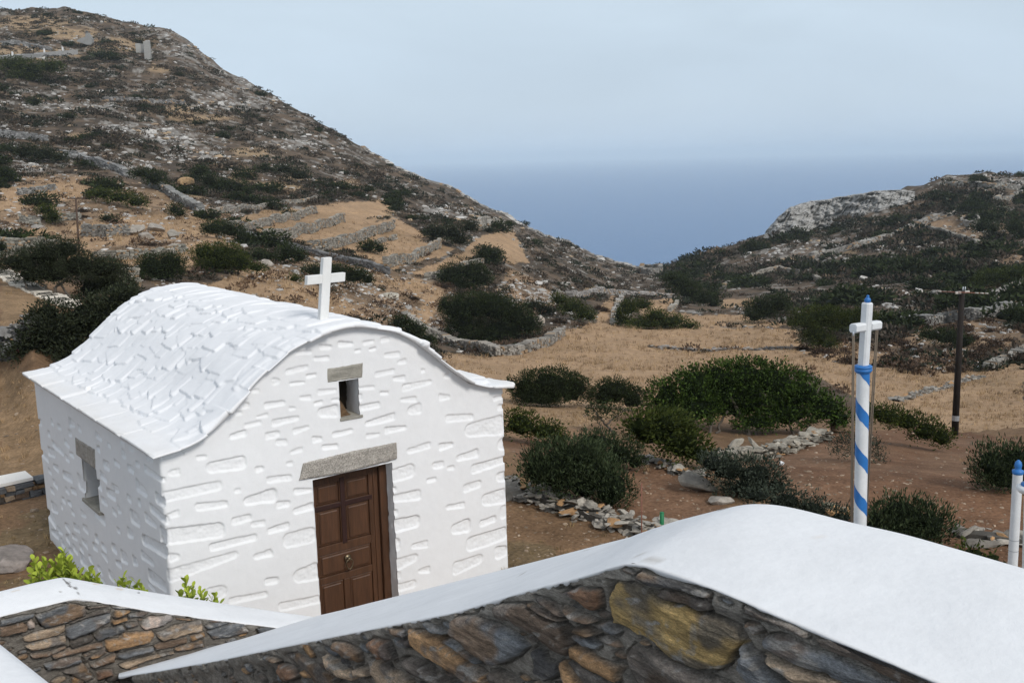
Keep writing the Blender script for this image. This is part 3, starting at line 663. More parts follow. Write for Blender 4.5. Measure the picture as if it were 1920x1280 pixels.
# ================================================================== FOREGROUND WALLS
PAL = dict(G=(.125,.13,.135), D=(.10,.086,.074), B=(.165,.115,.08), O=(.27,.165,.085), T=(.31,.235,.165), L=(.46,.37,.31), R=(.17,.10,.062), Y=(.26,.18,.075), K=(.075,.072,.07))
def crop(txt, x0, y0, k):
    r = []
    for q in txt.strip().split('\n'):
        c, pts = q.split(':'); pts = [tuple(map(float, s.split(','))) for s in pts.split()]
        r.append((c.strip(), [(x0+a/k, y0+b/k) for a, b in pts]))
    return r
LW = crop("""G:300,420 600,320 735,345 740,420 560,490 380,525 340,500
G:560,530 760,440 950,400 945,470 800,550 600,620 560,590
D:570,495 720,430 900,370 950,375 930,395 760,436 600,495
B:0,530 200,480 245,520 230,570 0,610
L:225,500 270,455 300,500 300,530 240,540
T:195,610 300,570 555,505 555,560 480,600 250,655 205,645
T:205,690 330,650 560,595 565,660 400,700 270,725
D:600,640 790,590 810,620 770,655 610,700
G:805,610 850,550 1050,510 1085,560 960,600 820,640
O:985,380 1120,375 1080,410 970,455
O:955,470 1090,445 1100,465 960,505
L:1215,480 1270,440 1470,415 1480,450 1400,505 1240,550 1215,530
T:1335,580 1500,510 1725,465 1740,560 1640,580 1400,640 1350,610
O:900,640 1020,620 1060,580 1300,555 1320,590 1270,650 1100,690 930,735 905,710
G:1100,410 1240,385 1280,400 1220,440 1100,445
G:1075,500 1190,480 1190,510 1080,530
B:1320,680 1400,650 1600,615 1600,650 1500,690 1335,725
O:1630,600 1750,565 1755,605 1640,645
O:1500,700 1740,640 1750,690 1560,725 1490,730
G:1000,760 1150,720 1310,690 1320,720 1180,760 1060,800 1010,790
T:1010,850 1100,820 1480,735 1500,745 1260,810 1070,885
O:770,790 900,700 910,740 850,780 770,800
B:430,760 600,720 880,650 885,690 700,740 460,800
G:370,845 560,790 690,780 700,820 540,870 400,890
B:760,850 900,790 990,750 985,820 800,880
R:825,910 960,885 970,930 835,975
O:610,960 660,925 715,930 720,1000 620,1010
D:520,910 720,850 810,960 730,1000 600,920
G:1770,570 1850,500 2080,485 2130,560 1960,610 1830,625
G:1750,520 1830,480 1990,470 1900,505 1780,540
R:1790,470 1870,465 1880,480 1790,488
G:950,345 1200,350 1200,372 960,365
G:745,355 930,335 940,350 750,375
G:0,470 150,430 300,410 280,440 0,520
B:250,760 420,740 560,690 570,700 410,780 270,790
G:2200,540 2330,500 2440,520 2350,570 2230,575
D:1500,440 1620,455 1700,462 1600,470 1510,462""", 0, 1060, 4.571)
FW = crop("""G:340,590 520,600 640,650 880,790 1020,910 950,1000 720,1090 560,980 300,740
D:745,480 1000,480 1180,600 1380,690 1470,880 1440,1020 1300,940 1180,830 950,680 760,600
O:1000,470 1080,480 1390,650 1380,670 1180,590
R:1380,370 1560,320 1750,340 1760,500 1680,560 1600,530 1490,430
K:1060,960 1110,920 1180,940 1220,1050 1330,1090 1320,1200 1200,1250 1090,1200
O:1450,900 1500,910 1920,1150 1920,1260 1700,1180 1470,1010
O:1340,1050 1380,1040 1500,1200 1560,1330 1420,1320
D:1400,1060 1480,1040 1900,1290 1700,1330 1560,1240
G:1450,790 1540,790 1740,900 1700,940 1580,920 1480,850
D:1500,700 1620,720 1750,790 1660,810 1530,760
B:1350,500 1440,540 1560,600 1720,660 1640,680 1490,640
K:1100,400 1180,420 1330,520 1420,620 1330,600 1180,490
G:140,840 230,830 480,980 560,1090 430,1040
D:640,1150 760,1160 960,1270 900,1340 700,1260""", 800, 1040, 5.333)
FW += crop("""O:1450,305 1560,320 1720,390 2040,640 2200,760 2240,870 2080,885 1920,750 1640,590 1490,470
R:1030,430 1100,390 1230,440 1310,620 1180,600 1070,510
T:1030,610 1180,620 1300,740 1460,800 1480,900 1200,900 1090,760
D:1385,590 1500,620 1700,720 1830,860 1700,880 1550,780 1430,680
B:690,430 800,430 940,540 960,640 850,610 700,510
G:590,470 680,500 760,570 700,585 610,520
T:600,560 700,600 800,700 930,760 880,830 760,790 660,700
D:200,560 330,540 450,640 600,720 740,800 700,880 540,880 440,760 300,650
R:130,660 300,700 330,800 200,830 140,740
O:345,715 420,720 470,800 400,790
G:0,570 100,590 150,640 60,640 0,610
T:900,690 1000,690 1060,780 960,790
G:1280,390 1460,420 1480,500 1350,500
G:1240,290 1400,310 1420,390 1300,370
G:1580,210 1740,300 1900,370 1700,350""", 500, 1120, 5.333)
FW += crop("""Y:270,300 430,310 700,430 800,490 1000,540 1140,610 1320,660 1480,740 1540,880 1480,940 1380,1090 1230,1140 1010,1120 830,1050 640,890 460,800 240,710 210,500 230,400
K:520,240 560,190 740,240 940,300 1230,410 1200,480 960,400 640,340
D:690,420 750,370 880,390 1200,470 1230,590 1120,590 960,520 800,490
D:400,1000 460,920 700,1000 1000,1120 1380,1290 1250,1330 600,1330 450,1200
G:140,690 200,680 320,790 290,820 170,740""", 1100, 1030, 5.12)
FW += crop("""G:165,540 300,510 460,540 640,640 850,740 1100,850 1400,960 900,980 760,880 450,780 180,630
D:630,540 740,530 1000,570 1500,700 1920,900 1920,990 1450,980 1100,790 700,640
T:130,700 220,730 420,770 620,860 880,950 500,960 300,820
D:0,240 160,330 420,410 590,490 580,550 480,490 280,420 60,370 0,330
B:0,400 130,440 160,480 100,530 0,450
G:0,600 120,720 300,880 420,1000 60,1000 -60,800""", 1400, 1080, 4.8)
def rubble(root, Pn, d, nrm, ztop, us, hpx, polys, seed, zbot, fill, dip, capdrop, bright=1.0):
    """a stretch of mortared schist: a height field on the wall's own plane, stones traced plus small fillers"""
    r = np.random.default_rng(seed); n = np.cross(d, UP)
    def onp(u, v):
        q = ray(u, v); t = (Pn@n)/(q@n); X = q*t; return np.array([(X-Pn)@d, X[2]])
    p = np.array([onp(*e)[0] for e in us]); zt = ztop(p)-capdrop
    D = (Pn[None]+p[:, None]*d)@CF; hh = hpx*D/FPX
    k = np.linspace(0, 1, 190)**1.0
    Pp = np.broadcast_to(p, (len(k), len(p))); Zz = zt[None]-hh[None]*k[:, None]
    stn = []
    for c, pl in polys:
        q = np.array([onp(*e) for e in pl]); stn.append((c, q, r.uniform(.020, .046)))
    pmin, pmax = p.min(), p.max(); keys = ['G','G','D','D','B','T','G','K','O']
    hero = len(stn)
    for _ in range(fill):
        i = r.integers(0, len(p)); c0 = np.array([p[i], zt[i]-hh[i]*r.uniform(.05, 1)])
        sc = D[i]/6; L = r.uniform(.02, .075)*(.6+.4*sc); H = L*r.uniform(.22, .5)
        th = np.arange(7)/7*TAU+r.uniform(0, .8); q = np.stack([np.cos(th)*L*r.uniform(.8, 1.1, 7), np.sin(th)*H*r.uniform(.8, 1.1, 7)], 1)
        q = c0+q
        ok = True
        for (_, o_, _) in stn:
            if np.abs(o_.mean(0)-c0).max() > .6: continue
            t = np.concatenate([q, [c0]])
            if (sdpoly(t[:, 0], t[:, 1], o_) < .006).any() or inpoly(o_[:, 0], o_[:, 1], q).any(): ok = False; break
        if ok: stn.append((keys[r.integers(0, len(keys))], q, r.uniform(.006, .018)))
    H = .012*(fbm(Pp*16, Zz*16, seed, 4)-.5)+.014*(fbm(Pp*4, Zz*5, seed+3, 3)-.5)-.004
    drip = sstep(.06, 0, zt[None]-Zz-.045*fbm(Pp*9, Pp*0, seed+8, 4)); H = H+drip*.016
    C = np.array([.155, .14, .12])*bright*(.7+.6*fbm(Pp*22, Zz*22, seed+1, 4))[..., None]
    C = C*(1-drip[..., None])+drip[..., None]*np.array([.25, .23, .20])*bright*.75*(.75+.5*fbm(Pp*30, Zz*30, seed+2, 3))[..., None]
    pit = sstep(.62, .75, fbm(Pp*11+3, Zz*14, seed+14, 3)); H = H-pit*.035
    for i, (c, q, thk) in enumerate(stn):
        lo, hi = q.min(0)-.03, q.max(0)+.03
        m = (Pp > lo[0]) & (Pp < hi[0]) & (Zz > lo[1]) & (Zz < hi[1])
        if not m.any(): continue
        x, z = Pp[m], Zz[m]; sz = min(*(hi-lo-.06))
        sd = sdpoly(x, z, q)+(.22*min(sz, .08))*(fbm(x*26+i, z*40, i, 4)-.5)*.9
        e = .006 if i < hero else .005
        w = sstep(.002, -e, sd)
        cc = q.mean(0); sl = r.uniform(-.25, .25, 2)
        ridge = (fbm(x*7+i*3, z*60+i, 60+i % 9, 4)-.5)*.012+(fbm(x*5+i, z*9, 70, 3)-.5)*.022
        h = thk+np.clip((x-cc[0])*sl[0]*.3+(z-cc[1])*sl[1]*.5, -.02, .02)+ridge*(1 if i < hero else .5)-.35*thk*sstep(-.025, 0, sd)
        # a dark joint round each stone
        j = sstep(.010, .0, sd)*(1-w); H[m] = H[m]-j*.020
        H[m] = H[m]*(1-w)+h*w
        b = np.array(PAL[c])*r.uniform(.85, 1.2)*bright
        v1 = fbm(x*9+i, z*48, 5+i % 7, 5); v2 = fbm(x*30, z*30, 9+i, 3); v3 = fbm(x*6+7*i, z*9, 4, 3)
        col = b*(.55+.9*v1)[:, None]
        oth = np.array(PAL['G' if c in 'OTRYL' else ('B' if i % 3 else 'O')]); f = sstep(.52, .70, v3)*.75
        col = col*(1-f[:, None])+oth*f[:, None]*(.6+.8*v1)[:, None]
        vein = sstep(.66, .76, fbm(x*12+i, z*32+x*10, 33+i, 4))*.8; col = col*(1-vein[:, None])+np.array([.40, .38, .35])*vein[:, None]
        spk = sstep(.70, .80, v2)*.5; col = col*(1-spk[:, None])+np.array([.36, .34, .31])*spk[:, None]
        C[m] = C[m]*(1-w[:, None])+col*w[:, None]
    V = Pn[None, None]+Pp[..., None]*d+nrm*H[..., None]; V[..., 2] = Zz
    # the unseen rest of the face, down to the ground
    low = V[-1].copy(); low[:, 2] = zbot; Vv = np.concatenate([V.reshape(-1, 3), low]); nr, nc = Pp.shape
    F = [grid_faces(nr, nc), np.stack([(nr-1)*nc+np.arange(nc-1), (nr-1)*nc+np.arange(1, nc), nr*nc+np.arange(1, nc), nr*nc+np.arange(nc-1)], -1)]
    return part('masonry', Vv, np.concatenate(F), M_stone, root, col=np.concatenate([C.reshape(-1, 3), np.full((nc, 3), .12)]), smooth=True)
def coping(root, near, far, zbot, spots=(), lip=.016, seed=3, bulge=.012, drop_near=False, nseg=420, nw=22, skirt=True):
    """white cap lofted between its two long edges, rounded at the lips"""
    near = np.array(near); far = np.array(far)
    L = np.concatenate([[0], np.cumsum(np.linalg.norm(np.diff((near+far)/2, axis=0), axis=1))]); t = np.linspace(0, L[-1], nseg)
    def smooth(a):
        o = np.stack([np.interp(t, L, a[:, k]) for k in range(3)], -1); kk = np.hanning(15); kk /= kk.sum()
        q = np.pad(o, ((7, 7), (0, 0)), mode='reflect', reflect_type='odd'); return np.stack([np.convolve(q[:, k], kk, 'valid') for k in range(3)], -1)
    A, B = smooth(near), smooth(far)
    rows = []; cols = []
    w = np.linspace(0, 1, nw)
    e = fbm(t*9, t*0, seed, 4)-.5; e2 = fbm(t*30, t*0+3, seed, 3)-.5
    out = (A-B); out[:, 2] = 0; out /= np.linalg.norm(out, axis=1)[:, None]+1e-9
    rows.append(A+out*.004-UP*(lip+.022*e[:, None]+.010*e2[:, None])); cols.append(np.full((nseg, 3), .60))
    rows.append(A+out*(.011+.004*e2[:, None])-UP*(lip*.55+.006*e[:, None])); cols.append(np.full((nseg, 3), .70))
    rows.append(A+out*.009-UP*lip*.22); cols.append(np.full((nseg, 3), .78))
    for q in w:
        P = A*(1-q)+B*q
        rnd = -(lip*.22)*np.exp(-q*14)-(.03)*np.exp(-(1-q)*16)
        P = P+UP*(bulge*4*q*(1-q)+rnd+(fbm(t*1.6, t*0+q*2, seed+1, 3)-.5)*.020*math.sin(math.pi*min(max(q, .05), .95)))[:, None]
        rows.append(P); cols.append(np.full((nseg, 3), 1.)*np.array([.80, .815, .83]))
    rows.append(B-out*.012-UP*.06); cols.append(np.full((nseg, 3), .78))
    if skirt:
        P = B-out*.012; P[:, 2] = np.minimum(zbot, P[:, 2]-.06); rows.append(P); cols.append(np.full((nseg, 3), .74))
    V = np.concatenate(rows); C = np.concatenate(cols)
    u, v, _ = proj(V)
    for (a, b, ra, rb, ang, cc) in spots:
        ca, sa = math.cos(ang), math.sin(ang); x = (u-a)*ca+(v-b)*sa; y = -(u-a)*sa+(v-b)*ca
        f = sstep(1.25, .8, np.hypot(x/ra, y/rb)+(fbm(u*.7, v*.9, 6, 2)-.5)*.9); C = C*(1-f[:, None])+np.array(cc)*f[:, None]
    return part('coping', V, grid_faces(len(rows), nseg)[:, ::-1], M_cap, root, col=C, smooth=True)
SL = .49
P0 = ray(1190, 1048); P0 = P0*(-1.1/P0[2])
def fz(p): return P0[2]-SL*np.maximum(p, 0)*np.ones_like(p)
def plane3(u, v, P, n): q = ray(u, v); return q*((P@n)/(q@n))
nN = np.cross(D2, UP); nC = np.cross(D1, D2-UP*SL)
nr_, fr_ = [], []
WF = .475
for a, b, dz in (((2060,1395),(2160,1150),.045), ((1780,1279),(1920,1075),.04), ((1500,1164),(1700,1005),.032)):
    nr_.append(plane3(*a, P0, nN)); fr_.append(plane3(*b, P0+D1*WF, nN)+UP*dz)
for a, b in zip([(1350,1100),(1270,1072),(1190,1047),(1100,1075),(1000,1100),(850,1145),(640,1187),(520,1212),(400,1237),(300,1255),(222,1267)],
                [(1600,982),(1500,953),(1430,942),(1300,966),(1200,998),(1000,1049),(760,1110),(600,1150),(450,1196),(335,1226),(226,1262)]):
    nr_.append(plane3(*a, P0, nN))
    fr_.append(plane3(*b, P0+D1*WF, nN)+UP*{1600: .027, 1500: .024, 1430: .022, 1300: .008}[b[0]] if b[0] >= 1300 else plane3(*b, P0, nC))
fwall = thing('stone_wall', 'large sloping stone parapet with a broad white coping in the foreground', 'wall', P0+UP*(-5.2-P0[2]))
SP = (.30, .28, .25)
coping(fwall, nr_, fr_, -5.3, [(1358,953,6,1.4,-.15,(.14,.12,.11)),(1393,1005,2.5,1,0,(.4,.38,.36)),(1500,1019,8,2.2,.2,(.66,.6,.52)),(1532,1008,9,2.2,.2,(.7,.63,.55)),(1570,1077,2,1.2,0,(.45,.42,.4)),(1575,1153,3,1,0,(.2,.19,.18)),(1624,1129,5,1,0,(.5,.47,.42)),(1762,1194,2.2,1.6,0,(.35,.3,.25)),(1610,1187,3,1,.2,(.3,.3,.28)),(1710,1180,6,1.5,.3,(.66,.6,.54)),(1100,1030,3,1,0,(.5,.48,.45)),(980,1075,2.4,1,0,(.45,.43,.4)),(1700,1096,4,1.2,0,(.6,.57,.52)),(1450,1052,3,1,0,(.6,.58,.54)),(1220,1045,22,4,.25,(.6,.59,.57))], seed=3)
ue = [(a, 1000) for a in np.linspace(2250, 223, 1100)]
zf = np.array(nr_); zp_ = (zf-P0)@D2; zo = np.argsort(zp_)
rubble(fwall, P0-NS*.004, D2, NS, lambda p: np.interp(p, zp_[zo], zf[zo, 2]), ue, 285, FW, 5, -5.3, 1300, 0, .010, 1.9)
# ---- second wall, running parallel to the chapel front
Q0 = ray(142, 1119); Q0 = Q0*(-3.30/Q0[2]); nQ = np.cross(D1, UP); WQ = .46
nl, fl = [], []
for a, b in zip([(-260,1211),(0,1153),(80,1134),(142,1119),(208,1130),(295,1145),(394,1158),(516,1174),(700,1199)],
                [(-260,1170),(0,1103),(60,1088),(115,1077),(197,1091),(300,1108),(416,1127),(590,1153),(760,1180)]):
    nl.append(plane3(*a, Q0, nQ)); fl.append(plane3(*b, Q0+D2*WQ, nQ))
lwall = thing('stone_wall', 'lower stone wall with a peaked white coping in front of the chapel corner', 'wall', Q0+UP*(-5.2-Q0[2]))
DK = (.22, .215, .21)
coping(lwall, nl, fl, -5.3, [(120,1087,4.5,1.6,.9,DK),(127,1093,5,2,.6,DK),(131,1098,3.5,2,.9,DK),(141,1101.5,3.4,2.2,.2,DK),(147,1111.5,3,1.3,.3,DK),(131,1090.5,2,1.2,0,DK),(113,1108.5,2.5,.9,0,(.4,.39,.37)),(116,1104,4,.8,-.4,(.6,.58,.55)),(259.5,1110.5,1.6,1,0,DK),(180,1094,8,1.2,0,(.72,.66,.58)),(225,1104,8,1.5,.1,(.74,.66,.58)),(30,1107,9,1.2,-.2,(.72,.66,.6))], seed=9)
zl = np.array(nl); pl_ = (zl-Q0)@D1
ue = [(a, 1100) for a in np.linspace(-160, 700, 520)]
rubble(lwall, Q0-NF*.004, D1, NF, lambda p: np.interp(p, pl_, zl[:, 2]), ue, 250, LW, 15, -5.3, 700, 0, .010, 1.25)
# ---- plastered parapet at the lower left
g0 = ray(0, 1193); g0 = g0*(-1.5/g0[2]); g1 = ray(112, 1280); g1 = g1*(-1.5/g1[2]); gd = (g1-g0)/np.linalg.norm(g1-g0); gn = np.array([gd[1], -gd[0], 0])
nrr = [g0-gd*1.5+gn*.6, g0+gd*2+gn*.6]; frr = [g0-gd*1.5, g0+gd*2]
nrr = [nrr[0]*(1-k)+nrr[1]*k for k in np.linspace(0, 1, 6)]; frr = [frr[0]*(1-k)+frr[1]*k for k in np.linspace(0, 1, 6)]
pw = thing('parapet', 'smooth white plastered parapet corner at the lower left edge', 'parapet', g0+UP*(-5.2-g0[2]))
coping(pw, nrr, frr, -5.3, [], seed=21)

# ================================================================== FLAGPOLE AND POSTS
def pole_pts(u0, v0, u1, v1, D):
    a = at(u0, v0, D); b = at(u1, v1, D); h = a*1.0
    # stand upright: keep the base, take the height from the top
    return a, b
DP = 6.2
pb_, pt_ = upright(1612.5, 985, 1618.5, 690, DP); pdir = (pt_-pb_)/np.linalg.norm(pt_-pb_); pr = 11.6*DP/FPX
gbase = pb_+pdir*((-5.18-pb_[2])/pdir[2])
fp = thing('flagpole', 'white flagpole with blue spiral bands, topped by a white cross and blue finial', 'flagpole', gbase)
mb = MB(); mb.tube([gbase, pb_, (pb_+pt_)/2, pt_], pr, 24, cap=False); mb.make('shaft', M_wpaint, fp, smooth=True)
ax1 = np.cross(CF, pdir); ax1 /= np.linalg.norm(ax1); ax2 = np.cross(ax1, pdir)       # ax1 to the right, ax2 toward/away
H = np.linalg.norm(pt_-gbase); pxm = DP/FPX
hu = lambda v: np.linalg.norm(pt_-gbase)-(v-690)*pxm/ (abs(pdir@CU))*1.0
if True:
    pitch = 83*pxm; bandh = 28*pxm
    n = 40; k0 = 0
    while True:
        top0 = H-k0*pitch                                    # height at the left side of the band's upper edge
        if top0 < -pitch: break
        Vb, ok = [], []
        th = np.linspace(0, TAU, n+1)
        for q in th:                                         # 0 = left, turning across the front to the right
            z1 = top0+ (28*pxm) - q/math.pi*41.5*pxm; z0 = z1-bandh
            dirn = -ax1*math.cos(q)+(-ax2 if ax2@CF > 0 else ax2)*math.sin(q)
            for z in (z1+.006*(vnoise(q*2.1+k0*7, 0*q, 3)-.5), z0+.008*(vnoise(q*2.3+k0*9, 0*q, 4)-.5)):
                zz_ = min(max(z, .02), H-.005); rr = pr*1.015
                Vb.append(gbase+pdir*zz_+dirn*rr)
        f = [[2*i, 2*i+1, 2*i+3, 2*i+2] for i in range(n)]
        part('stripe', np.array(Vb), np.array(f), M_blue, fp, smooth=True); k0 += 1
        if k0 > 9: break
mb = MB(); mb.lathe(pt_-pdir*.012, [(pr*.9, -.02), (pr*1.2, -.012), (pr*1.38, 0), (pr*1.38, .008), (pr*1.2, .012), (pr*1.38, .016), (pr*1.38, .026), (pr*1.1, .032), (0.0, .034)], 28, pdir); mb.make('collar', M_blue, fp, smooth=True)
ct_ = upright(1618.5, 690, 1626.5, 567, pt_@CF)[1]; cdir = (ct_-pt_)/np.linalg.norm(ct_-pt_); L_ = np.linalg.norm(ct_-pt_)
def octo(mb, c, a, b, l, h, ch):       # a square beam with chamfered long edges
    """c centre, a/b half section vectors, l half length vector"""
    na_, nb_ = np.linalg.norm(a), np.linalg.norm(b); r = []
    pts = [(1, 1-ch), (1-ch, 1), (-1+ch, 1), (-1, 1-ch), (-1, -1+ch), (-1+ch, -1), (1-ch, -1), (1, -1+ch)]
    V = [];
    for s_, k in ((-1, .82), (-.965, 1), (.965, 1), (1, .82)):
        V += [c+l*s_+a*x*k+b*y*k for x, y in pts]
    F = [[r_*8+j, r_*8+(j+1) % 8, (r_+1)*8+(j+1) % 8, (r_+1)*8+j] for r_ in range(3) for j in range(8)]
    n0 = mb.n; mb.add(V, F); mb.add([c-l, c+l], np.zeros((0, 3)))
    mb.F[3].append(np.array([[n0+32, n0+(j+1) % 8, n0+j] for j in range(8)]+[[n0+33, n0+24+j, n0+24+(j+1) % 8] for j in range(8)], np.int32))
bd = (D1*.9+D2*-.05); bd /= np.linalg.norm(bd)
cc_ = pt_+cdir*(L_*.62); mid_ = pt_+(ct_-pt_)*.635
bw = 8.6*pxm
a_ = bd-cdir*(bd@cdir); a_ /= np.linalg.norm(a_); b_ = np.cross(cdir, a_)
cb = MB(); octo(cb, (pt_+ct_)/2, a_*bw*.95, b_*bw*.95, cdir*L_/2, 0, .35)
half = 30*pxm/abs(bd@CR)
for sg in (-1, 1): octo(cb, mid_+a_*sg*(half+bw*.9)/2, cdir*bw*.93, b_*bw*.93, a_*(half-bw*.9)/2, 0, .4)
cb.make('cross', M_wpaint, fp)
mb = MB(); r0 = 6*pxm; mb.lathe(ct_, [(r0*.5, -.004), (r0*.8, .004), (r0*1.0, .012), (r0*.8, .024), (r0*.45, .030), (r0*.4, .034), (r0*.5, .038), (r0*.3, .044), (0, .046)], 20, cdir); mb.make('finial', M_blue, fp, smooth=True)
for (u0, v0, u1, v1) in ((1599, 625, 1595.5, 992), (1601.5, 626, 1598, 992), (1646, 612, 1623, 1000), (1643, 613, 1619.5, 1000)):
    a, b = upright(u0, v0, u1, v1, (mid_@CF)+(.085 if u0 > 1620 else -.085)); b2 = b+(b-a)*.35
    mb = MB(); mb.tube([a, a*.5+b*.5+np.array([0, 0, -.0]), b2], .0042, 6); mb.make('halyard', M_rope, fp, smooth=True)
mb = MB(); h0 = at(1600, 624, mid_@CF-.085); mb.lathe(h0, [(0, -.022), (.006, -.016), (.007, -.006), (.004, .004), (0, .008)], 10); mb.make('pulley', M_grey, fp, smooth=True)
# plain post at the right edge and its neighbour
DR = 8.0
a, b = upright(1898.5, 1062, 1908.5, 886, DR); dr = (b-a)/np.linalg.norm(b-a); g = a+dr*((-5.18-a[2])/dr[2]); rr = 8.6*DR/FPX
ps = thing('post', 'plain white metal post capped with a blue ball at the right edge', 'post', g)
mb = MB(); mb.tube([g, a, b], rr, 22, cap=False); mb.make('shaft', M_wpaint, ps, smooth=True)
mb = MB(); mb.lathe(b, [(rr, -.01), (rr*1.13, -.004), (rr*1.15, .02), (rr*.75, .026), (rr*.62, .034), (rr*.72, .05), (rr*.76, .066), (rr*.62, .088), (rr*.3, .101), (rr*.16, .106), (0, .108)], 24, dr); mb.make('cap', M_blue, ps, smooth=True)
for v in (1010.5, 1030.5):
    mb = MB(); c = a+(b-a)*((1062-v)/176.); mb.tube([c-dr*.003, c+dr*.003], rr*1.008, 22, cap=False); mb.make('joint', M_grey, ps, smooth=True)
DR2 = 7.0
a, b = upright(1926, 1075, 1931, 917, DR2); dr = (b-a)/np.linalg.norm(b-a); g = a+dr*((-5.18-a[2])/dr[2]); r2_ = 9.2*DR2/FPX
ps = thing('post', 'shorter white post with a round collar and blue cap, cut by the right edge', 'post', g)
mb = MB(); mb.tube([g, a, b], r2_, 22, cap=False); mb.make('shaft', M_wpaint, ps, smooth=True)
mb = MB(); mb.lathe(b, [(r2_, -.03), (r2_*2.0, -.02), (r2_*2.5, 0), (r2_*2.4, .02), (r2_*1.7, .03), (r2_*1.2, .032)], 28, dr); mb.make('collar', M_wpaint, ps, smooth=True)
mb = MB(); mb.lathe(b+dr*.03, [(r2_*1.7, -.002), (r2_*1.65, .012), (r2_*1.0, .026), (r2_*.6, .04), (0, .045)], 28, dr); mb.make('cap', M_blue, ps, smooth=True)

# ================================================================== PLANTS
def sphere_dirs(r, n):
    z = r.uniform(-.75, 1, n); th = r.uniform(0, TAU, n); s = np.sqrt(1-z*z)
    return np.stack([s*np.cos(th), s*np.sin(th), z], -1)
_uv = [(a, b) for a in range(6) for b in range(9)]
def blob(c, R, r, col, k=.66):
    ph = np.linspace(-.5, .5, 7)*math.pi; th = np.arange(10)/10*TAU
    d = np.stack([np.cos(ph)[:, None]*np.cos(th), np.cos(ph)[:, None]*np.sin(th), np.broadcast_to(np.sin(ph)[:, None], (7, 10))], -1).reshape(-1, 3)
    V = c+d*R*k*(1+r.uniform(-.22, .22, len(d)))[:, None]
    i = np.arange(6)[:, None]*10; j = np.arange(10)[None]; q = (j+1) % 10
    return V, np.stack([i+j, i+q, i+10+q, i+10+j], -1).reshape(-1, 4)
def leaves(lumps, n, L, W, up, c0, c1, seed, rad=.07, core=True, wind=(0, 0, 0), tuft=5, shell=.16):
    r = np.random.default_rng(seed); c0 = np.array(c0); c1 = np.array(c1); mb = MB()
    C = np.array([q[0] for q in lumps]); R = np.array([q[1] for q in lumps])
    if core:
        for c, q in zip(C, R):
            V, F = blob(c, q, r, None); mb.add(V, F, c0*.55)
    area = (R[:, 0]*R[:, 2]+R[:, 0]*R[:, 1]); nt = max(4, n//tuft)
    k = r.choice(len(C), nt, p=area/area.sum()); d = sphere_dirs(r, nt)
    lum = .80+.40*vnoise(d[:, 0]*2.6+k*7.1, d[:, 1]*2.6+d[:, 2]*2.2+k*3, seed % 97)
    p = C[k]+d*R[k]*(lum*(1-np.abs(r.normal(0, shell, nt))))[:, None]
    stray = r.random(nt) < .035; p = np.where(stray[:, None], C[k]+(p-C[k])*r.uniform(1.06, 1.2, nt)[:, None], p)
    q = ((p[:, None]-C[None])/R[None]); ins = ((q**2).sum(-1) < .72).sum(1) > (0)
    own = ((p-C[k])/R[k]); ins &= ~(((own**2).sum(-1) < .72) & (r.random(nt) < .4))
    p, d, k = p[~ins], d[~ins], k[~ins]; nt = len(p)
    tv = r.random(nt)
    P = np.repeat(p, tuft, 0)+r.normal(0, 1, (nt*tuft, 3))*rad; dd = np.repeat(d, tuft, 0)
    a = dd*.7+np.array([0, 0, up])+np.asarray(wind)+r.normal(0, .45, P.shape); a /= np.linalg.norm(a, axis=1)[:, None]
    w = np.cross(a, r.normal(0, 1, P.shape)); w /= np.linalg.norm(w, axis=1)[:, None]+1e-9
    l = L*r.uniform(.6, 1.3, len(P))[:, None]; ww = W*r.uniform(.6, 1.2, len(P))[:, None]/2
    V = np.stack([P, P+a*l*.5+w*ww, P+a*l, P+a*l*.45-w*ww], 1).reshape(-1, 3)
    t = np.clip(np.repeat(tv, tuft)*.75+r.random(len(P))*.45-.1, 0, 1)**1.4
    col = np.repeat(c0+(c1-c0)*t[:, None], 4, 0)
    mb.add(V, np.arange(len(V)).reshape(-1, 4), col)
    return mb
KIND = dict(
 tree=dict(L=.10, W=.055, up=.25, c0=(0.012, 0.022, 0.006), c1=(0.077, 0.131, 0.025)),
 dark=dict(L=.085, W=.036, up=.35, c0=(0.012, 0.017, 0.007), c1=(0.047, 0.065, 0.025)),
 blade=dict(L=.075, W=.020, up=.9, c0=(0.012, 0.019, 0.008), c1=(0.077, 0.104, 0.050)),
 olive=dict(L=.09, W=.034, up=.3, c0=(0.013, 0.017, 0.009), c1=(0.056, 0.067, 0.038)),
 grey=dict(L=.07, W=.022, up=.5, c0=(0.017, 0.023, 0.016), c1=(0.079, 0.097, 0.070)),
 green=dict(L=.085, W=.034, up=.4, c0=(0.017, 0.026, 0.006), c1=(0.077, 0.095, 0.022)),
 brown=dict(L=.12, W=.04, up=.4, c0=(.035, .025, .019), c1=(.105, .072, .050)),
 bright=dict(L=.10, W=.05, up=.8, c0=(.10, .17, .02), c1=(.42, .50, .07)))
_bs = [100]
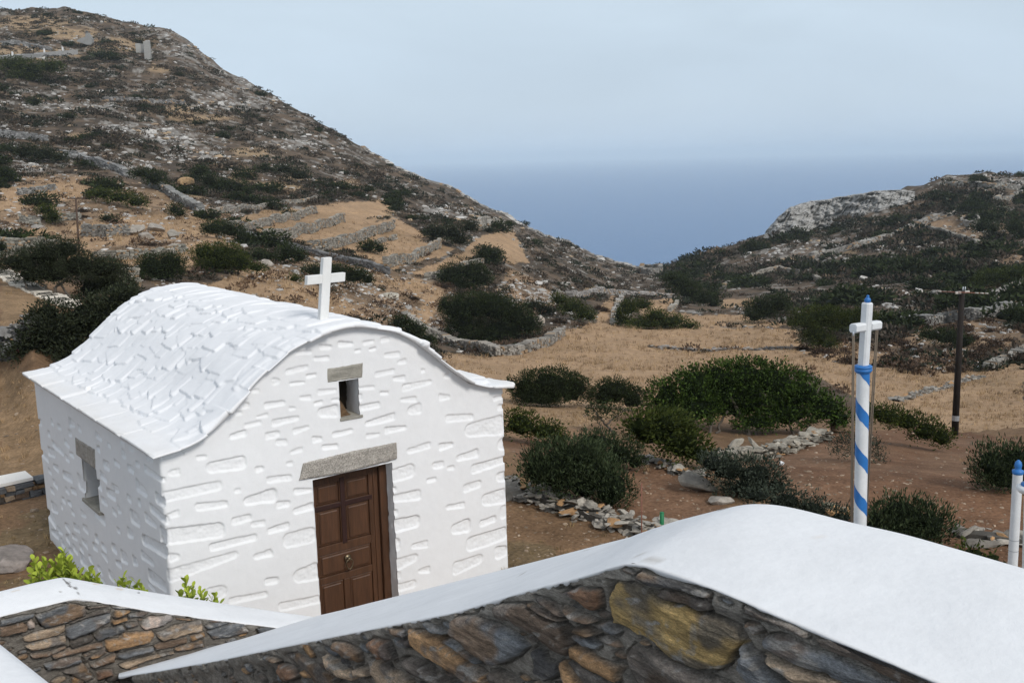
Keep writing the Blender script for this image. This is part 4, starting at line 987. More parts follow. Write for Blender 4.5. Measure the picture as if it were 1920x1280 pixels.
def bush(kind, label, base, lumps, cat='shrub', name='shrub', group=None, dens=1.0, trunks=(), wind=(0, 0, 0), core=True, D=None, capn=42000, shell=.16):
    K_ = KIND[kind]; _bs[0] += 1
    if D is None: B, D = hit(*base)
    else: B = at(*base, D)
    px = D/FPX; L = max(K_['L'], 4.0*px); W = max(K_['W'], 1.7*px)
    l3 = []; A = 0
    rr = np.random.default_rng(_bs[0])
    for (u, v, rx, ry) in lumps:
        dp = max(rx, ry)*.75*px
        c = at(u, v, D+dp*.55+rr.uniform(-.25, .25)*dp); A += rx*ry*math.pi
        l3.append((c, np.array([rx*px, dp, ry*px])*.93))
    n = int(min(capn, max(60, A/((L/px)*(W/px))*9.0*dens)))
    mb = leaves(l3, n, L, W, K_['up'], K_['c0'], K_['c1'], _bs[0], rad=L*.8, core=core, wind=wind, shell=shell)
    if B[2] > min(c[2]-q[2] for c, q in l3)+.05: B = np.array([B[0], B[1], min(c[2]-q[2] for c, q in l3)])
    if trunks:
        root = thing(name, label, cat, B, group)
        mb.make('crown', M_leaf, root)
        tb = MB()
        for pts, r0, r1 in trunks:
            q = np.array([at(u, v, D+.3*(i > 0)+dd_*px) for i, (u, v, *e) in enumerate(pts) for dd_ in [e[0] if e else 0]])
            if len(q) > 2:
                tt = np.linspace(0, 1, len(q)); t2 = np.linspace(0, 1, len(q)*3); q = np.stack([np.interp(t2, tt, q[:, k]) for k in range(3)], -1)
                q[1:-1] += rr.normal(0, .02, (len(q)-2, 3))
            tb2 = MB(); tb2.tube(q, np.linspace(r0, r1, len(q))*px, 7, col=(.10, .085, .07)); tb2.make('trunk', M_twig, root, smooth=True)
        return root
    V, F, C = mb.arrays(); o = obj(name, V, F, M_leaf, base=B, col=C)
    return tag(o, label, cat, group)
T_ = lambda *p: (list(p))
# ---- to the right of the chapel
bush('tree', 'broad dark green wind-shaped tree beside the low wall, largest of the valley trees', (1415, 816), [(1250,745,38,36),(1300,725,50,40),(1345,712,50,36),(1400,705,55,34),(1450,715,55,38),(1500,738,50,36),(1545,765,42,30),(1575,785,28,18),(1380,750,90,46),(1300,765,60,36),(1470,775,70,30),(1260,775,34,26),(1420,790,50,16)], 'tree', 'tree',
     trunks=[([(1405,822),(1400,800),(1385,770),(1370,745)],5,3),([(1412,822),(1425,798),(1450,775)],4,2.5),([(1330,815),(1335,790),(1320,765)],3,2),([(1345,818),(1350,795),(1365,770)],2.5,2),([(1290,790),(1300,775),(1285,750)],3,1.5),([(1490,818),(1480,795),(1470,775)],2.5,2),([(1540,815),(1520,800),(1490,790)],2,1.2)], dens=1.25)
bush('dark', 'dark rounded bush on the tan field just right of the chapel eaves', (1035,764), [(1030,725,62,36),(985,728,32,30),(1070,730,44,32),(1010,745,50,18),(960,722,10,16)])
bush('dark', 'low dark bush between the rounded bush and the broad tree', (1160,770), [(1150,735,45,28),(1185,748,30,22),(1130,745,25,20)])
bush('green', 'small green bush touching the right corner of the chapel', (985,834), [(975,796,40,28),(1020,808,38,20),(1050,822,20,10)])
bush('blade', 'large dense upright-leaved bush behind the rubble wall, nearest to the chapel', (1080,962), [(1040,880,62,52),(1095,892,70,62),(1145,915,46,48),(1010,880,36,40),(1080,850,55,28)], dens=1.1)
bush('blade', 'medium bush behind the large upright-leaved one', (1160,886), [(1120,832,45,24),(1160,852,40,26),(1190,865,20,18)])
bush('green', 'slanting olive-green bush leaning over the start of the low wall', (1262,884), [(1235,808,60,38),(1275,828,55,42),(1205,800,36,26),(1310,850,28,26),(1250,795,40,25)], dens=1.1, wind=(.4,0,0))
bush('grey', 'grey-green bush beside the large slanted boulder', (1400,936), [(1365,880,44,28),(1415,892,50,30),(1335,868,26,22),(1455,912,26,18),(1400,915,50,22)])
bush('grey', 'long low grey-green bush on the rim of the white coping', (1520,985), [(1470,940,44,20),(1520,955,44,20),(1570,972,36,16),(1420,930,30,14)])
bush('blade', 'bushy green shrub right of the flagpole, above the white coping', (1705,1032), [(1690,968,60,40),(1740,985,48,40),(1650,985,36,40),(1710,1000,60,28)], dens=1.1)
bush('grey', 'spindly bush standing behind the flagpole on the red field', (1610,868), [(1590,838,30,26),(1625,838,28,24),(1645,858,16,18)], dens=.6, core=False)
bush('green', 'bright low hedge-like bush running down to the dark utility pole', (1745,846), [(1660,780,38,18),(1700,790,36,20),(1735,808,34,24),(1765,820,24,22),(1630,772,20,14)])
bush('blade', 'thick dark bush at the right edge beside the white posts', (1880,922), [(1862,870,40,40),(1905,872,46,42),(1880,895,52,26)])
bush('green', 'small bright green bush low on the slope before the right post', (1835,1052), [(1825,1036,30,10),(1860,1046,22,9)])
# half-bare little tree
bush('dark', 'small half-bare tree with pale twisted branches beside the slanting bush', (1128,812), [(1118,772,22,16),(1140,768,14,12),(1155,775,10,10)], 'tree', 'tree', trunks=[([(1150,812),(1138,795),(1122,780),(1108,783)],2.4,1),([(1138,795),(1150,785),(1165,772),(1190,768)],1.8,.7),([(1122,780),(1115,770),(1108,760)],1.4,.6),([(1128,812),(1125,795),(1118,785)],1.6,.8),([(1165,772),(1175,780),(1195,776)],1,.5)], core=False, dens=.9)
# ---- left of and behind the chapel
bush('olive', 'big dark hedge mass behind the left end of the chapel roof', (140,700), [(110,620,70,50),(170,600,62,48),(215,575,45,34),(60,655,48,30),(150,660,80,34),(240,560,25,25),(90,585,30,20)], dens=1.1)
bush('olive', 'spreading dark olive tree above the pale-topped wall on the left', (110,560), [(40,492,46,22),(85,480,44,26),(120,470,36,22),(150,500,44,28),(95,512,52,24),(60,515,34,18),(195,505,34,20)], 'tree', 'tree', trunks=[([(95,558),(88,540),(70,522)],3,2),([(98,556),(108,538),(130,518)],3,2),([(135,565),(122,545),(108,525)],2.5,1.5),([(50,540),(45,525),(40,505)],2,1.4)])
bush('olive', 'rounded olive bush between the spreading tree and the roof', (205,580), [(200,505,42,20),(205,535,50,26),(235,548,26,24),(170,540,30,22)])
bush('dark', 'dark square-topped bush just above the back of the roof', (300,528), [(285,497,30,22),(318,495,32,23),(300,510,46,18)])
bush('green', 'wide mossy green bush above the chapel ridge', (420,514), [(385,475,30,18),(420,478,40,24),(450,492,26,20),(410,495,48,16),(480,502,20,9)])
bush('dark', 'dark bush with a leafy green tail among the upper terraces', (415,450), [(400,428,26,14),(430,432,28,15),(455,448,20,16),(465,462,14,12)])
bush('dark', 'left bush of the pair left of the roof cross', (495,490), [(485,478,22,11),(505,482,14,8)])
bush('dark', 'right bush of the pair left of the roof cross', (545,498), [(540,474,26,17),(560,482,18,12),(525,486,16,8)])
bush('dark', 'long dark bush directly behind the roof cross', (640,540), [(590,508,28,12),(630,510,34,14),(665,518,30,16),(690,524,14,10)])
bush('green', 'little green bush left of the foot of the roof cross', (556,530), [(552,523,14,7)])
bush('dark', 'dark slanting bush just behind the right slope of the chapel roof', (782,655), [(750,605,20,15),(775,620,26,18),(800,638,16,14)])
bush('dark', 'very large dark wind-swept thicket at the head of the tan valley field', (920,648), [(855,580,34,28),(890,575,44,28),(930,580,46,28),(965,592,34,26),(990,608,26,22),(870,610,36,22),(930,618,50,22),(900,632,44,12),(838,572,18,12)], dens=1.2, wind=(.3,0,-.1))
bush('dark', 'twin-domed dark thicket just uphill of the largest thicket', (872,546), [(848,514,28,22),(885,510,34,20),(900,524,24,16),(858,534,36,12),(835,520,14,14)])
bush('olive', 'broad bush with pale stems beside the sloping tan strip', (842,464), [(822,436,24,14),(850,438,24,16),(862,450,18,12),(808,434,12,10),(880,425,18,10)])
bush('dark', 'rounded bush standing in the middle of the sloping tan strip', (918,500), [(908,474,20,14),(925,480,18,16),(915,488,22,10)])
bush('dark', 'oval dark bush below the last terrace wall', (692,476), [(690,463,22,12),(712,466,12,10)])
bush('green', 'slanting bush left of the narrow tan strip in the valley', (1082,602), [(1048,562,18,10),(1070,575,24,14),(1092,588,22,14),(1105,594,12,8)])
bush('olive', 'small bush to the right of the largest thicket', (1010,590), [(1000,572,22,10),(1022,582,20,10)])
bush('green', 'flat spreading dark green bush at the far edge of the tan field', (1235,618), [(1215,606,44,11),(1255,603,40,13),(1290,610,20,7),(1230,592,26,14)])
bush('green', 'upright bush right of the narrow tan strip', (1180,612), [(1178,578,22,16),(1170,600,18,11),(1205,572,22,10),(1160,590,9,14)])
bush('dark', 'long dark bush filling the gully below the valley gap', (1320,574), [(1270,530,22,12),(1290,545,28,18),(1320,560,26,15),(1338,570,14,8),(1262,520,18,8)])
bush('dark', 'dark dome-shaped bush at the right end of the valley field', (1440,606), [(1430,578,34,24),(1460,570,26,18),(1415,592,22,14)])
bush('green', 'tall green thicket at the foot of the right hill, by the valley field', (1535,660), [(1510,600,36,22),(1550,596,44,24),(1590,600,36,16),(1530,625,32,26),(1545,645,26,14),(1620,590,26,12)])
bush('green', 'bright green bush on the right hill above the wall at the frame edge', (1880,545), [(1860,520,34,14),(1895,522,32,16),(1840,530,24,10),(1905,512,24,12)])
bush('dark', 'spreading dark bush among the brown tufts behind the utility pole', (1780,655), [(1745,628,26,12),(1775,632,34,16),(1805,642,24,12)])
bush('dark', 'dark bush against the stone wall behind the top of the utility pole', (1815,588), [(1790,572,26,13),(1820,568,28,14),(1770,566,16,8)])
bush('dark', 'dark bush at the right edge above the long stone wall', (1905,610), [(1900,590,16,14),(1915,600,14,18)])
bush('dark', 'square dark bush on the right hill beside the brown clearing', (1855,445), [(1840,425,18,13),(1860,430,16,12)])
bush('dark', 'dark bush at the right edge of the brown clearing', (1905,450), [(1900,428,18,14),(1915,440,14,16)])
bush('dark', 'wide dark bush right of the round stone enclosure', (1850,402), [(1835,390,26,10),(1870,395,22,10),(1810,390,18,9)])
# ---- left hill
for lab, b, l, k in (
 ('wide green bush below the road at the left edge', (60,155), [(25,122,34,13),(60,128,34,14),(95,125,26,12),(50,142,34,10)], 'green'),
 ('dark bush behind the upper grey wall on the left hill', (70,308), [(50,285,22,14),(80,290,26,14),(110,296,18,8)], 'olive'),
 ('round dark bush alone on the left hill', (66,200), [(66,191,13,9)], 'dark'),
 ('bush trailing along the upper side of the long grey wall', (310,362), [(265,325,22,10),(290,335,22,14),(315,352,18,10)], 'dark'),
 ('slanting dark bush near the ochre bank on the left hill', (440,366), [(420,344,20,9),(445,350,22,12),(465,358,10,8)], 'dark'),
 ('dark bush below the ochre bank on the left hill', (390,360), [(375,322,18,10),(392,338,16,14),(408,350,14,9)], 'dark'),
 ('large faint bush on the upper mid slope of the left hill', (555,345), [(535,318,24,9),(560,328,26,11)], 'olive'),
 ('bright green bush above the left utility pole', (230,392), [(190,364,26,9),(225,370,30,11),(255,378,24,11)], 'green'),
 ('green bush left of the left utility pole', (95,424), [(85,394,18,10),(98,406,16,14)], 'green'),
 ('small dark triangular bush right of the left utility pole', (205,418), [(200,410,14,7),(215,414,10,5)], 'dark'),
 ('dark bush under the end of the long grey wall', (332,408), [(328,393,14,10),(338,400,12,8)], 'dark'),
 ('dark bush by the left edge below the long grey wall', (15,345), [(8,325,16,13),(18,335,12,8)], 'dark'),
 ('dark bush growing out of the highest terrace wall', (540,410), [(538,399,9,8),(548,404,7,5)], 'dark'),
 ('dark bush on the terrace wall at the left edge', (108,468), [(100,456,14,9),(112,462,10,6)], 'dark'),
 ('dark bush at the left edge below the terrace wall', (8,480), [(4,462,10,14)], 'dark'),
 ('bush by the ruined hut on the slope', (925,440), [(918,431,12,6)], 'olive'),
 ('dark bush under the concrete ruin', (200,115), [(190,104,26,7),(215,110,20,6)], 'dark')):
    bush(k, lab, b, l)
# ---- hedge shoots in front of the chapel corner
def shoots(label, D, base, stems):
    _bs[0] += 1; r = np.random.default_rng(_bs[0]); px = D/FPX; mb = MB(); tb = MB(); K_ = KIND['bright']; c0, c1 = np.array(K_['c0']), np.array(K_['c1'])
    B = at(*base, D); G = np.array([B[0], B[1], -5.18])
    for (u, v, h, n) in stems:
        tip = at(u, v, D+r.uniform(-.1, .1)); bot = tip+np.array([r.uniform(-.06, .06), r.uniform(-.05, .05), -h*px-.28])
        tb.tube([G+(bot-G)*.0+r.normal(0, .03, 3)*[1, 1, 0], bot, tip], [.008, .005, .0025], 5, col=(.14, .16, .05))
        for i in range(n):
            k = i/n; p = bot+(tip-bot)*(.35+.65*k); th = i*2.4+r.uniform(-.4, .4); out = np.array([math.cos(th), math.sin(th), 0])
            a = out*(.9-.45*k)+UP*(.45+.7*k)+r.normal(0, .12, 3); a /= np.linalg.norm(a); w = np.cross(a, UP+r.normal(0, .2, 3)); w /= np.linalg.norm(w); nn = np.cross(w, a)
            l = K_['L']*r.uniform(.7, 1.15)*(1.05-.25*k); ww = l*.30
            pr = [(0, .12), (.3, .6), (.62, 1), (.86, .75), (1, .05)]; V = []
            for (s_, q) in pr:
                for sg in (-1, 0, 1): V.append(p+a*l*s_+w*ww*q*sg+nn*l*(.05*abs(sg)*q-.12*s_*s_))
            F = [[r_*3+j, r_*3+j+1, r_*3+4+j, r_*3+3+j] for r_ in range(4) for j in range(2)]
            t = np.clip(.25+.75*k*r.uniform(.6, 1.1), 0, 1); mb.add(V, F, c0*r.uniform(.35, 1)*(1-t)+c1*t)
    root = thing('hedge_plant', label, 'plant', G); mb.make('leaf', M_leaf, root, smooth=True).name = 'foliage'; tb.make('stem', M_twig, root)
r_h = np.random.default_rng(3)
shoots('bright green leafy hedge plant beside the wall peak, tallest of the shoots', 8.75, (105,1090), [(120,1032,50,26),(112,1045,45,22),(128,1050,40,22),(98,1055,30,18),(85,1050,30,16),(74,1062,22,12),(62,1046,30,10),(100,1070,20,14),(140,1065,25,16),(150,1076,15,12),(135,1072,20,14),(90,1072,18,14),(60,1078,10,8),(115,1068,20,14)])
shoots('small yellow-green hedge shoot just right of the wall peak', 8.8, (172,1100), [(168,1068,26,14),(178,1078,18,10),(186,1085,10,8),(160,1082,12,8)])
shoots('leafy hedge tuft under the shaded chapel wall', 8.9, (230,1105), [(229,1082,16,12),(220,1090,10,8),(239,1088,12,10)])
shoots('low hedge tuft close to the chapel corner', 9.0, (258,1110), [(256,1091,12,10),(266,1096,8,8),(250,1097,8,6)])
shoots('dark green hedge shoot before the white chapel front', 9.2, (355,1130), [(347,1084,36,14),(362,1098,20,12),(375,1104,18,10),(338,1112,10,8),(380,1115,10,10),(352,1110,16,10)])
shoots('single small leaf tuft furthest along the coping before the chapel front', 9.3, (403,1132), [(403,1113,14,8),(408,1119,8,5),(398,1117,8,5)])

def ico():
    t = (1+5**.5)/2
    V = np.array([(-1, t, 0), (1, t, 0), (-1, -t, 0), (1, -t, 0), (0, -1, t), (0, 1, t), (0, -1, -t), (0, 1, -t), (t, 0, -1), (t, 0, 1), (-t, 0, -1), (-t, 0, 1)], float)
    F = np.array([(0, 11, 5), (0, 5, 1), (0, 1, 7), (0, 7, 10), (0, 10, 11), (1, 5, 9), (5, 11, 4), (11, 10, 2), (10, 7, 6), (7, 1, 8), (3, 9, 4), (3, 4, 2), (3, 2, 6), (3, 6, 8), (3, 8, 9), (4, 9, 5), (2, 4, 11), (6, 2, 10), (8, 6, 7), (9, 8, 1)])
    return V/np.linalg.norm(V[0]), F
def subdiv(V, F):
    c = {}; V = list(V); o = []
    def mid(a, b):
        k = (min(a, b), max(a, b))
        if k not in c: m = (V[a]+V[b]); V.append(m/np.linalg.norm(m)); c[k] = len(V)-1
        return c[k]
    for a, b, d in F:
        x, y, z = mid(a, b), mid(b, d), mid(d, a); o += [(a, x, z), (b, y, x), (d, z, y), (x, y, z)]
    return np.array(V), np.array(o)
I0 = ico(); I1 = subdiv(*I0); I2 = subdiv(*I1); I3 = subdiv(*I2)
# ================================================================== DRY STONE WALLS
WPTS = []
def drystone(label, pts, hpx, th=.5, tone=(.27, .25, .22), name='dry_stone_wall', flat=False, seed=None, row=None, ochre=.12, close=False, minpx=4.6, cat='wall', heap=False):
    _bs[0] += 1; r = np.random.default_rng(seed or _bs[0]); mb = MB(); tone = np.array(tone)
    H_ = [hit(*q) for q in pts]; W3 = np.array([h[0] for h in H_]); Dm = np.array([h[1] for h in H_])
    if close: W3 = np.vstack([W3, W3[:1]]); Dm = np.append(Dm, Dm[0])
    seg_ = np.linalg.norm(np.diff(W3[:, :2], axis=0), axis=1); Lc = np.concatenate([[0], np.cumsum(seg_)]); Lt = Lc[-1]
    if Dm.mean() > 60: WPTS.append(W3)
    D = Dm.mean(); px = D/FPX; h = hpx*px; rh = row or max(.13, minpx*px*.62)
    rows = max(1, int(round(h/rh))); rh = h/rows
    def P(l):
        x = np.interp(l, Lc, W3[:, 0]); y = np.interp(l, Lc, W3[:, 1]); return np.array([x, y, float(ground(x, y))])
    ls = np.linspace(0, Lt, max(2, int(Lt/max(rh, .3))+1)); Ps = np.array([P(l) for l in ls])
    prof = .82+.36*fbm(ls/ (3.5*h+.5), ls*0+_bs[0], _bs[0], 3)
    def Pq(l): return np.array([np.interp(l, ls, Ps[:, k]) for k in range(3)]), float(np.interp(l, ls, prof))
    # rubble heart
    T = np.gradient(Ps[:, :2], axis=0); T /= np.linalg.norm(T, axis=1)[:, None]+1e-9; N2 = np.stack([-T[:, 1], T[:, 0]], -1)
    a = (.2 if heap else .36)*th; V = []
    for sg, zz_ in ((-1, -.3), (-1, 1), (1, 1), (1, -.3)):
        q = Ps.copy(); q[:, :2] += N2*a*sg; q[:, 2] += (zz_*prof*h*(.6 if heap else .86) if zz_ > 0 else zz_); V.append(q)
    n_ = len(ls); mb.add(np.concatenate(V), grid_faces(4, n_), tone*.32)
    if heap:
        n_s = int(Lt*h*th/(rh**3)*1.0)
        fac = r.normal(0, 1, (7, 14, 3)); fac /= np.linalg.norm(fac, axis=2)[..., None]; shp = []
        for q in range(7):
            W = I1[0].copy()
            for nn in fac[q]: dd_ = W@nn; W = W-np.clip(dd_-r.uniform(.25, .7), 0, None)[:, None]*nn
            shp.append(W)
        for q in range(n_s):
            l = r.uniform(0, Lt); c, pf = Pq(l); i = min(np.searchsorted(ls, l), n_-1); zz_ = r.random()**.8
            wd = th*(.58-.22*zz_); c = c+UP*(zz_*h*pf-.02)+np.array([N2[i][0], N2[i][1], 0])*r.uniform(-wd, wd)
            sz = rh*np.exp(r.normal(-.22, .45)); ang_ = r.uniform(0, TAU); e1 = np.array([math.cos(ang_), math.sin(ang_), r.normal(0, .18)]); e2 = np.array([-math.sin(ang_), math.cos(ang_), r.normal(0, .18)]); e3 = np.cross(e1, e2)
            W = shp[r.integers(0, 7)]*np.array([r.uniform(.9, 1.7), r.uniform(.7, 1.1), r.uniform(.24, .5)])*sz
            co_ = tone*r.uniform(.6, 1.3)
            if r.random() < ochre: co_ = np.array([.40, .24, .12])*r.uniform(.7, 1.15)
            mb.add(c+W[:, :1]*e1+W[:, 1:2]*e2+W[:, 2:3]*e3, I1[1], co_)
        rows = 0
    for k in range(rows):
        l = -r.uniform(0, rh)
        while l < Lt:
            w = rh*r.uniform(1.0, 2.6); c, pf = Pq(min(max(l+w/2, 0), Lt)); i = min(np.searchsorted(ls, l+w/2), n_-1); i = max(i, 0)
            z0 = (k+.5)*rh*pf
            top = k == rows-1
            if top and r.random() < .12 and not flat: l += w; continue
            d = np.array([T[i][0], T[i][1], 0]); d3 = d.copy()
            j = min(max(i, 1), n_-1); d3[2] = (Ps[j][2]-Ps[j-1][2])/(np.linalg.norm(Ps[j, :2]-Ps[j-1, :2])+1e-6); d3 /= np.linalg.norm(d3)
            nn = np.array([N2[i][0], N2[i][1], 0]); t2 = th/2*r.uniform(.82, 1.18)
            tl = r.normal(0, .12); up = UP+nn*tl; ex = d3+UP*r.normal(0, .09)
            co_ = tone*r.uniform(.6, 1.35)*np.array([1, 1, 1])
            if r.random() < ochre: co_ = np.array([.34, .24, .15])*r.uniform(.7, 1.2)
            hz = rh*.5*r.uniform(.72, 1.1)
            if flat and top: co_ = tone*1.35*r.uniform(.85, 1.15); hz *= .7; t2 *= 1.15
            mb.box(c+UP*z0+nn*r.normal(0, th*.04), ex*w*.49, nn*t2, up*hz, co_, min(rh, w)*.09)
            l += w*r.uniform(.96, 1.06)
    V, F, C = mb.arrays(); o = obj(name, V, F, M_wallstone, base=Ps[n_//2], col=C)
    return tag(o, label, cat)
PALEW = (.275, .255, .22); DRKW = (.145, .145, .145)
drystone('low rubble wall of pale slabs beside the chapel, behind the yard', [(935,912),(985,930),(1040,950),(1100,968),(1150,985),(1200,1000),(1260,1015)], 26, th=.62, tone=(.31,.285,.245), row=.095, ochre=.16, heap=True)
drystone('broken dry stone wall under the broad dark tree', [(1338,862),(1390,862),(1440,858),(1490,842),(1545,822)], 24, th=.5, tone=(.29,.265,.22), row=.13, ochre=.1, heap=True)
drystone('short tumbled stretch of wall below the slanting bush', [(1205,862),(1235,868),(1262,880),(1305,898)], 12, th=.5, tone=(.29,.27,.235), row=.12, heap=True)
drystone('tumbled low wall on the slope right of the flagpole bush', [(1790,1002),(1830,1008),(1870,1012),(1925,1018)], 16, th=.45, tone=(.27,.245,.21), row=.10, heap=True)
drystone('few pale stones of a fallen wall left of the flagpole foot', [(1530,960),(1570,962),(1610,964)], 12, th=.4, tone=(.32,.28,.21), row=.11, ochre=.3, heap=True)
drystone('low wall topped with flat pale slabs along the near left field', [(0,512),(40,536),(70,551),(100,562),(130,576)], 8, th=.6, tone=(.42,.385,.33), flat=True, row=.12)
drystone('dark stone retaining wall of rounded blocks at the left edge', [(-60,668),(0,668),(30,664),(62,650),(72,640)], 56, th=.5, tone=(.21,.205,.195), row=.13, ochre=.03, heap=True)
drystone('terrace retaining wall at the far left edge, below the utility pole', [(5,476),(60,480),(110,478)], 32, th=.6, tone=(.26,.245,.205))
drystone('long straight field wall right of the left utility pole', [(178,489),(215,488),(250,486),(300,480),(345,472)], 16, th=.5, tone=(.25,.24,.205))
drystone('tall pale bit of wall between two bushes above the roof', [(222,528),(256,528)], 26, th=.6, tone=(.29,.27,.225))
drystone('rubble terrace bank above the long field wall', [(158,442),(200,444),(240,440)], 22, th=.6, tone=(.22,.21,.19))
drystone('short wall behind the left utility pole', [(112,414),(150,412)], 14, tone=(.24,.23,.2))
drystone('short wall of pale rocks left of the green bush', [(38,418),(75,422)], 18, tone=(.25,.24,.21))
drystone('low dim wall near the left edge under the hill', [(35,366),(70,362),(100,356)], 12, tone=(.24,.235,.22))
drystone('highest terrace wall on the left slope', [(398,404),(450,396),(500,390),(525,388)], 10, tone=PALEW)
drystone('short continuation of the highest terrace wall', [(530,385),(560,382),(592,376)], 9, tone=PALEW)
drystone('second terrace wall with a bush growing from it', [(430,434),(470,432),(505,424),(535,414),(565,408),(592,400)], 15, tone=PALEW)
drystone('third terrace wall, the tallest in the middle of the stack', [(498,450),(530,450),(560,440),(600,428),(645,416)], 18, tone=PALEW)
drystone('fourth terrace wall, ending at the sandy bank', [(580,470),(610,470),(640,462),(680,450),(720,436),(738,428)], 18, tone=PALEW)
drystone('small terrace wall beside the oval bush', [(705,458),(722,452),(742,448)], 9, tone=PALEW)
drystone('fifth terrace wall below the sandy bank', [(722,502),(750,496),(780,486),(805,474),(824,462)], 18, tone=PALEW)
drystone('low wall beside the twin-domed thicket', [(800,524),(835,518),(870,504),(905,494)], 12, tone=PALEW)
drystone('curving dark grey wall sweeping down behind the cross', [(452,444),(475,450),(505,460),(540,470),(580,476),(620,486),(655,494),(690,502),(728,514)], 13, th=.9, tone=DRKW, ochre=.03)
drystone('long grey wall descending the left hill', [(112,296),(150,300),(185,312),(212,320),(236,332)], 15, th=.9, tone=(.23,.23,.225), ochre=.02)
drystone('lower length of the grey hill wall, ending at the terraces', [(284,350),(310,362),(330,376),(352,388),(376,398)], 17, th=.9, tone=(.23,.23,.22), ochre=.02)
drystone('thick grey wall cut by the left edge of the photo', [(-10,258),(20,260),(55,262),(88,268)], 14, th=.8, tone=(.23,.23,.225), ochre=.02)
drystone('grey wall high on the left hill under the ochre bank', [(-10,86),(20,84),(55,88),(95,96)], 8, th=.9, tone=(.25,.25,.245), ochre=.02)
drystone('faint long wall across the middle of the left hill', [(195,190),(240,190),(290,194),(345,196)], 8, th=.8, tone=(.24,.23,.22))
drystone('pale wall following the left hill crest down to the sea gap', [(682,273),(725,297),(774,324),(825,347),(875,370),(940,400),(1006,430),(1065,455),(1127,480),(1170,494),(1204,504)], 4, th=1.6, tone=(.42,.40,.37), ochre=.03)
drystone('wall of loose slabs below the largest thicket', [(760,600),(790,622),(830,640),(880,655),(930,668),(985,660),(1030,645),(1052,628)], 17, th=.7, tone=(.29,.27,.24))
drystone('rubble wall crossing the valley under the grey slope', [(1068,556),(1110,552),(1150,552),(1200,556),(1245,558),(1290,560)], 10, th=.9, tone=(.34,.32,.30))
drystone('thin upright wall along the narrow tan strip', [(1150,610),(1152,592),(1158,572),(1166,558)], 7, th=.7, tone=(.36,.34,.31))
drystone('stub of wall right of the small tan field', [(1256,584),(1268,576),(1276,566)], 8, tone=(.34,.32,.28))
drystone('low stony ridge across the valley field', [(1215,650),(1260,654),(1300,658),(1350,657),(1400,656),(1495,652)], 5, th=.9, heap=True, row=.2, tone=(.27,.25,.23))
drystone('zigzag wall at the foot of the right hill', [(1358,540),(1385,530),(1420,517),(1460,505),(1500,514),(1535,530)], 9, th=.8, tone=PALEW)
drystone('long wall climbing the right hill to the brown clearing', [(1520,486),(1560,478),(1600,467),(1640,456),(1680,442),(1720,426),(1758,412),(1790,404)], 11, th=1.0, tone=(.30,.285,.26))
drystone('thin wall along the lower side of the brown clearing', [(1735,428),(1775,438),(1810,450),(1832,458)], 7, th=.8, tone=PALEW)
drystone('round stone enclosure beside the brown clearing', [(1802,421),(1812,424),(1826,424),(1836,420),(1832,413),(1818,411),(1806,413)], 11, th=.5, tone=(.27,.255,.23), close=True, name='stone_enclosure', cat='enclosure')
drystone('upper wall on the crest of the right hill', [(1775,350),(1815,350),(1860,353),(1925,356)], 9, th=1.2, tone=(.27,.26,.235))
drystone('wall near the right edge on the upper right hill', [(1870,377),(1900,370),(1930,366)], 9, th=1, tone=(.28,.27,.245))
drystone('big grey stone wall behind the utility pole', [(1688,613),(1730,612),(1770,607),(1820,600),(1870,592),(1910,584)], 22, th=.8, tone=(.24,.235,.22), ochre=.02)
drystone('wall climbing to the right edge above the big grey wall', [(1862,572),(1885,558),(1905,545),(1930,528)], 20, th=.8, tone=(.30,.285,.26))
drystone('low wall bounding the tan field at the right edge', [(1852,694),(1880,680),(1905,668),(1935,652)], 12, th=.7, tone=(.27,.255,.225))
drystone('low stony line between the two right-hand fields', [(1678,752),(1710,742),(1745,732),(1790,720),(1840,706)], 5, th=.7, heap=True, row=.13, tone=(.27,.25,.22))
drystone('ruined stone hut high on the slope at the end of the tan strip', [(895,431),(915,433),(943,430),(947,424),(930,421),(900,423)], 14, th=.7, tone=(.32,.30,.265), close=True, name='stone_hut', cat='ruin')
drystone('little square stone hut in the valley gap before the sea', [(1203,513),(1220,515),(1238,512),(1238,506),(1205,506)], 12, th=1.2, tone=(.26,.25,.23), close=True, name='stone_hut', cat='ruin')

# small wall with a white cap left of the chapel
zt_ = -4.86; cwl = []
def atz(u, v, z): q = ray(u, v); return q*(z/q[2])
ca, cb_, cc, cd_ = atz(-60, 921, zt_), atz(62, 894, zt_), atz(47, 882, zt_), atz(-60, 903, zt_)
cwall = thing('stone_wall', 'small stone wall with a white cap behind the left side of the chapel', 'wall', atz(30, 900, -5.18))
mb = MB(); mb.add([ca, cb_, cc, cd_]+[q-UP*.05 for q in (ca, cb_, cc, cd_)], [[0, 1, 2, 3], [0, 4, 5, 1], [1, 5, 6, 2], [2, 6, 7, 3], [3, 7, 4, 0], [7, 6, 5, 4]], (.82, .79, .74)); mb.make('coping', M_cap, cwall)
mb = MB(); rw = np.random.default_rng(77); d_ = (cb_-ca); Lw = np.linalg.norm(d_); d_ /= Lw; n_v = np.array([d_[1], -d_[0], 0])
mid_q = (ca+cb_)/2+(cc-cb_)*.5
mb.box(mid_q-UP*.25, d_*Lw*.49, -n_v*.16, UP*.19, np.array(PAL['D'])*.6)
z = -.06
while z > -.42:
    hh_ = rw.uniform(.05, .10); l = -.05
    while l < Lw+.35:
        w = hh_*rw.uniform(1.2, 3.4); kk = 'GGDBDGTO'[rw.integers(0, 8)]
        if not (z > -.1 and l > Lw): mb.box(ca+d_*(l+w/2)+UP*(z-hh_/2)-n_v*.05, d_*w*.47, n_v*rw.uniform(.08, .12), UP*hh_*.46, np.array(PAL[kk])*rw.uniform(.8, 1.2), hh_*.10)
        l += w
    z -= hh_
